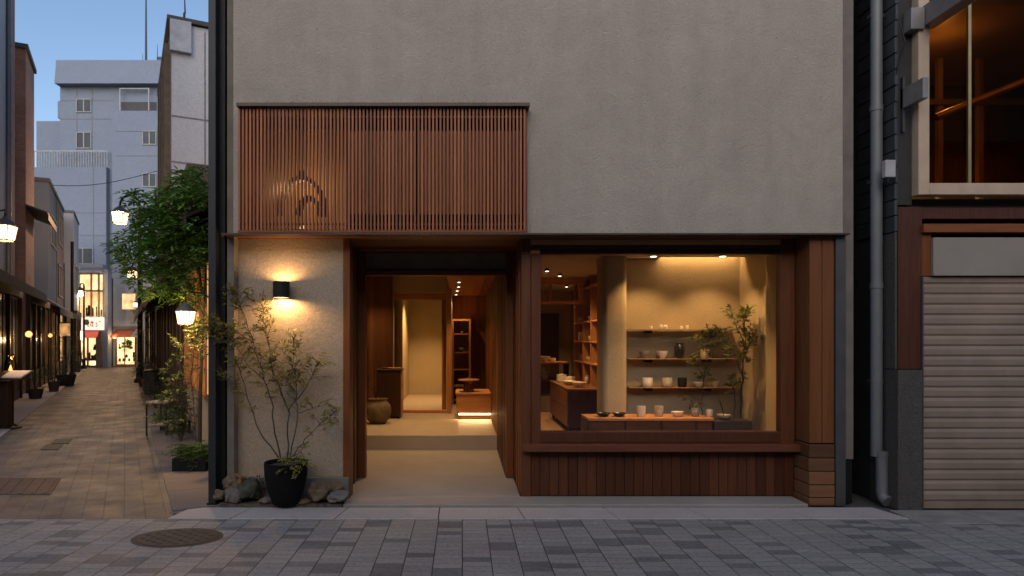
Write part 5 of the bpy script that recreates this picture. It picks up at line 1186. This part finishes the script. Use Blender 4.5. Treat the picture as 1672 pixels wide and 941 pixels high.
MB().box(b_.x - .07, b_.x + .07, b_.y - .06, b_.y + .06, .02, Z(622, b_.y)).build('post', DTIMB, g, bevel=.004); MB().box(b_.x - .14, b_.x + .2, b_.y - .12, b_.y + .12, 0, .02).build('foot', BLACKM, g)
zt = Z(620, b_.y)
MB().hexa([(b_.x - .1, b_.y - .2, zt), (b_.x + .40, b_.y - .2, zt - .0), (b_.x + .40, b_.y + .12, zt + .12), (b_.x - .1, b_.y + .12, zt + .12)] + [(b_.x - .1, b_.y - .2, zt + .025), (b_.x + .40, b_.y - .2, zt + .025), (b_.x + .40, b_.y + .12, zt + .145), (b_.x - .1, b_.y + .12, zt + .145)]).build('desk', DTIMB, g)
PAPER = plain('menu_paper', (.7, .64, .54), .7, var=.12, s=14, bmp=0)
g = thing('menu_book', 'open menu book lying on the dark lectern', 'book', Vector((b_.x + .2, b_.y, zt + .1)))
for s_ in (-1, 1):
    x0, x1 = (b_.x + .05, b_.x + .205) if s_ < 0 else (b_.x + .21, b_.x + .38)
    MB().hexa([(x0, b_.y - .17, zt + .037), (x1, b_.y - .17, zt + .037), (x1, b_.y + .08, zt + .134), (x0, b_.y + .08, zt + .134), (x0, b_.y - .17, zt + .05 + (.012 if s_ < 0 else 0)), (x1, b_.y - .17, zt + .05 + (.012 if s_ > 0 else 0)), (x1, b_.y + .08, zt + .150), (x0, b_.y + .08, zt + .150)]).build('page', PAPER, g)
c = Vector((b_.x - .12, b_.y + .30, 0)); g = thing('glass_lantern', 'tall glass candle lantern glowing behind the menu stand', 'lantern', c)
zb = Z(614, c.y)
MB().lathe(c, [(.11, 0), (.09, .03), (.05, .06), (.05, zb - .03), (.13, zb), (.0, zb)], 16).build('pedestal', DTIMB, g, smooth=40)
MB().lathe(c + Vector((0, 0, zb)), [(.085, .002), (.10, .03), (.09, .22), (.05, .34), (.055, .38)], 18).build('chimney', glass('amber_chimney', (.95, .7, .45)), g, smooth=40)
MB().lathe(c + Vector((0, 0, zb)), [(.03, .004), (.035, .06), (.02, .13), (.001, .19)], 10).build('flame', emit('flame', (1, .5, .16), 3.5), g, smooth=50)
light('flame_light', 'POINT', c + Vector((.0, -.02, zb + .28)), 3.5, WARM, g, .03)
light('menu_light', 'POINT', (b_.x + .2, b_.y + .02, zt + .32), .9, WARM2, g, .02)

def bush(label, base, r, h, seed, n, lm):
    q = random.Random(seed); g = thing('bush', label, 'bush', base, 'low greenery along the right shop wall'); a = MB(); st = MB()
    for k in range(9):
        e_ = base + Vector((q.uniform(-r, r), q.uniform(-r, r), h * q.uniform(.5, 1))); st.tube([base, base.lerp(e_, .5) + Vector((q.uniform(-.05, .05), 0, 0)), e_], [.012, .008, .003], 5)
        for j in range(n // 9):
            t = .25 + .75 * q.random(); p = base.lerp(e_, t) + Vector((q.gauss(0, r * .35), q.gauss(0, r * .35), q.gauss(0, .06))); p.z = max(.05, p.z)
            a.spray(p, Vector((q.uniform(-1, 1), q.uniform(-1, 1), q.uniform(-.2, .6))), q.uniform(.08, .16), 3, .05, .02, q)
    st.build('stem', BARK, g); a.build('foliage', lm, g)
bush('leafy bush against the warm lit wall behind the low stool', base_at(296, 722), .22, .95, 61, 200, MATS['hedge_leaf'])
bush('small bush beside the metal table on the right kerb', base_at(268, 705), .2, .6, 62, 120, FERN)
bush('dark bush at the foot of the shopfront past the black bin', base_at(254, 668), .2, .8, 64, 120, DLEAF)
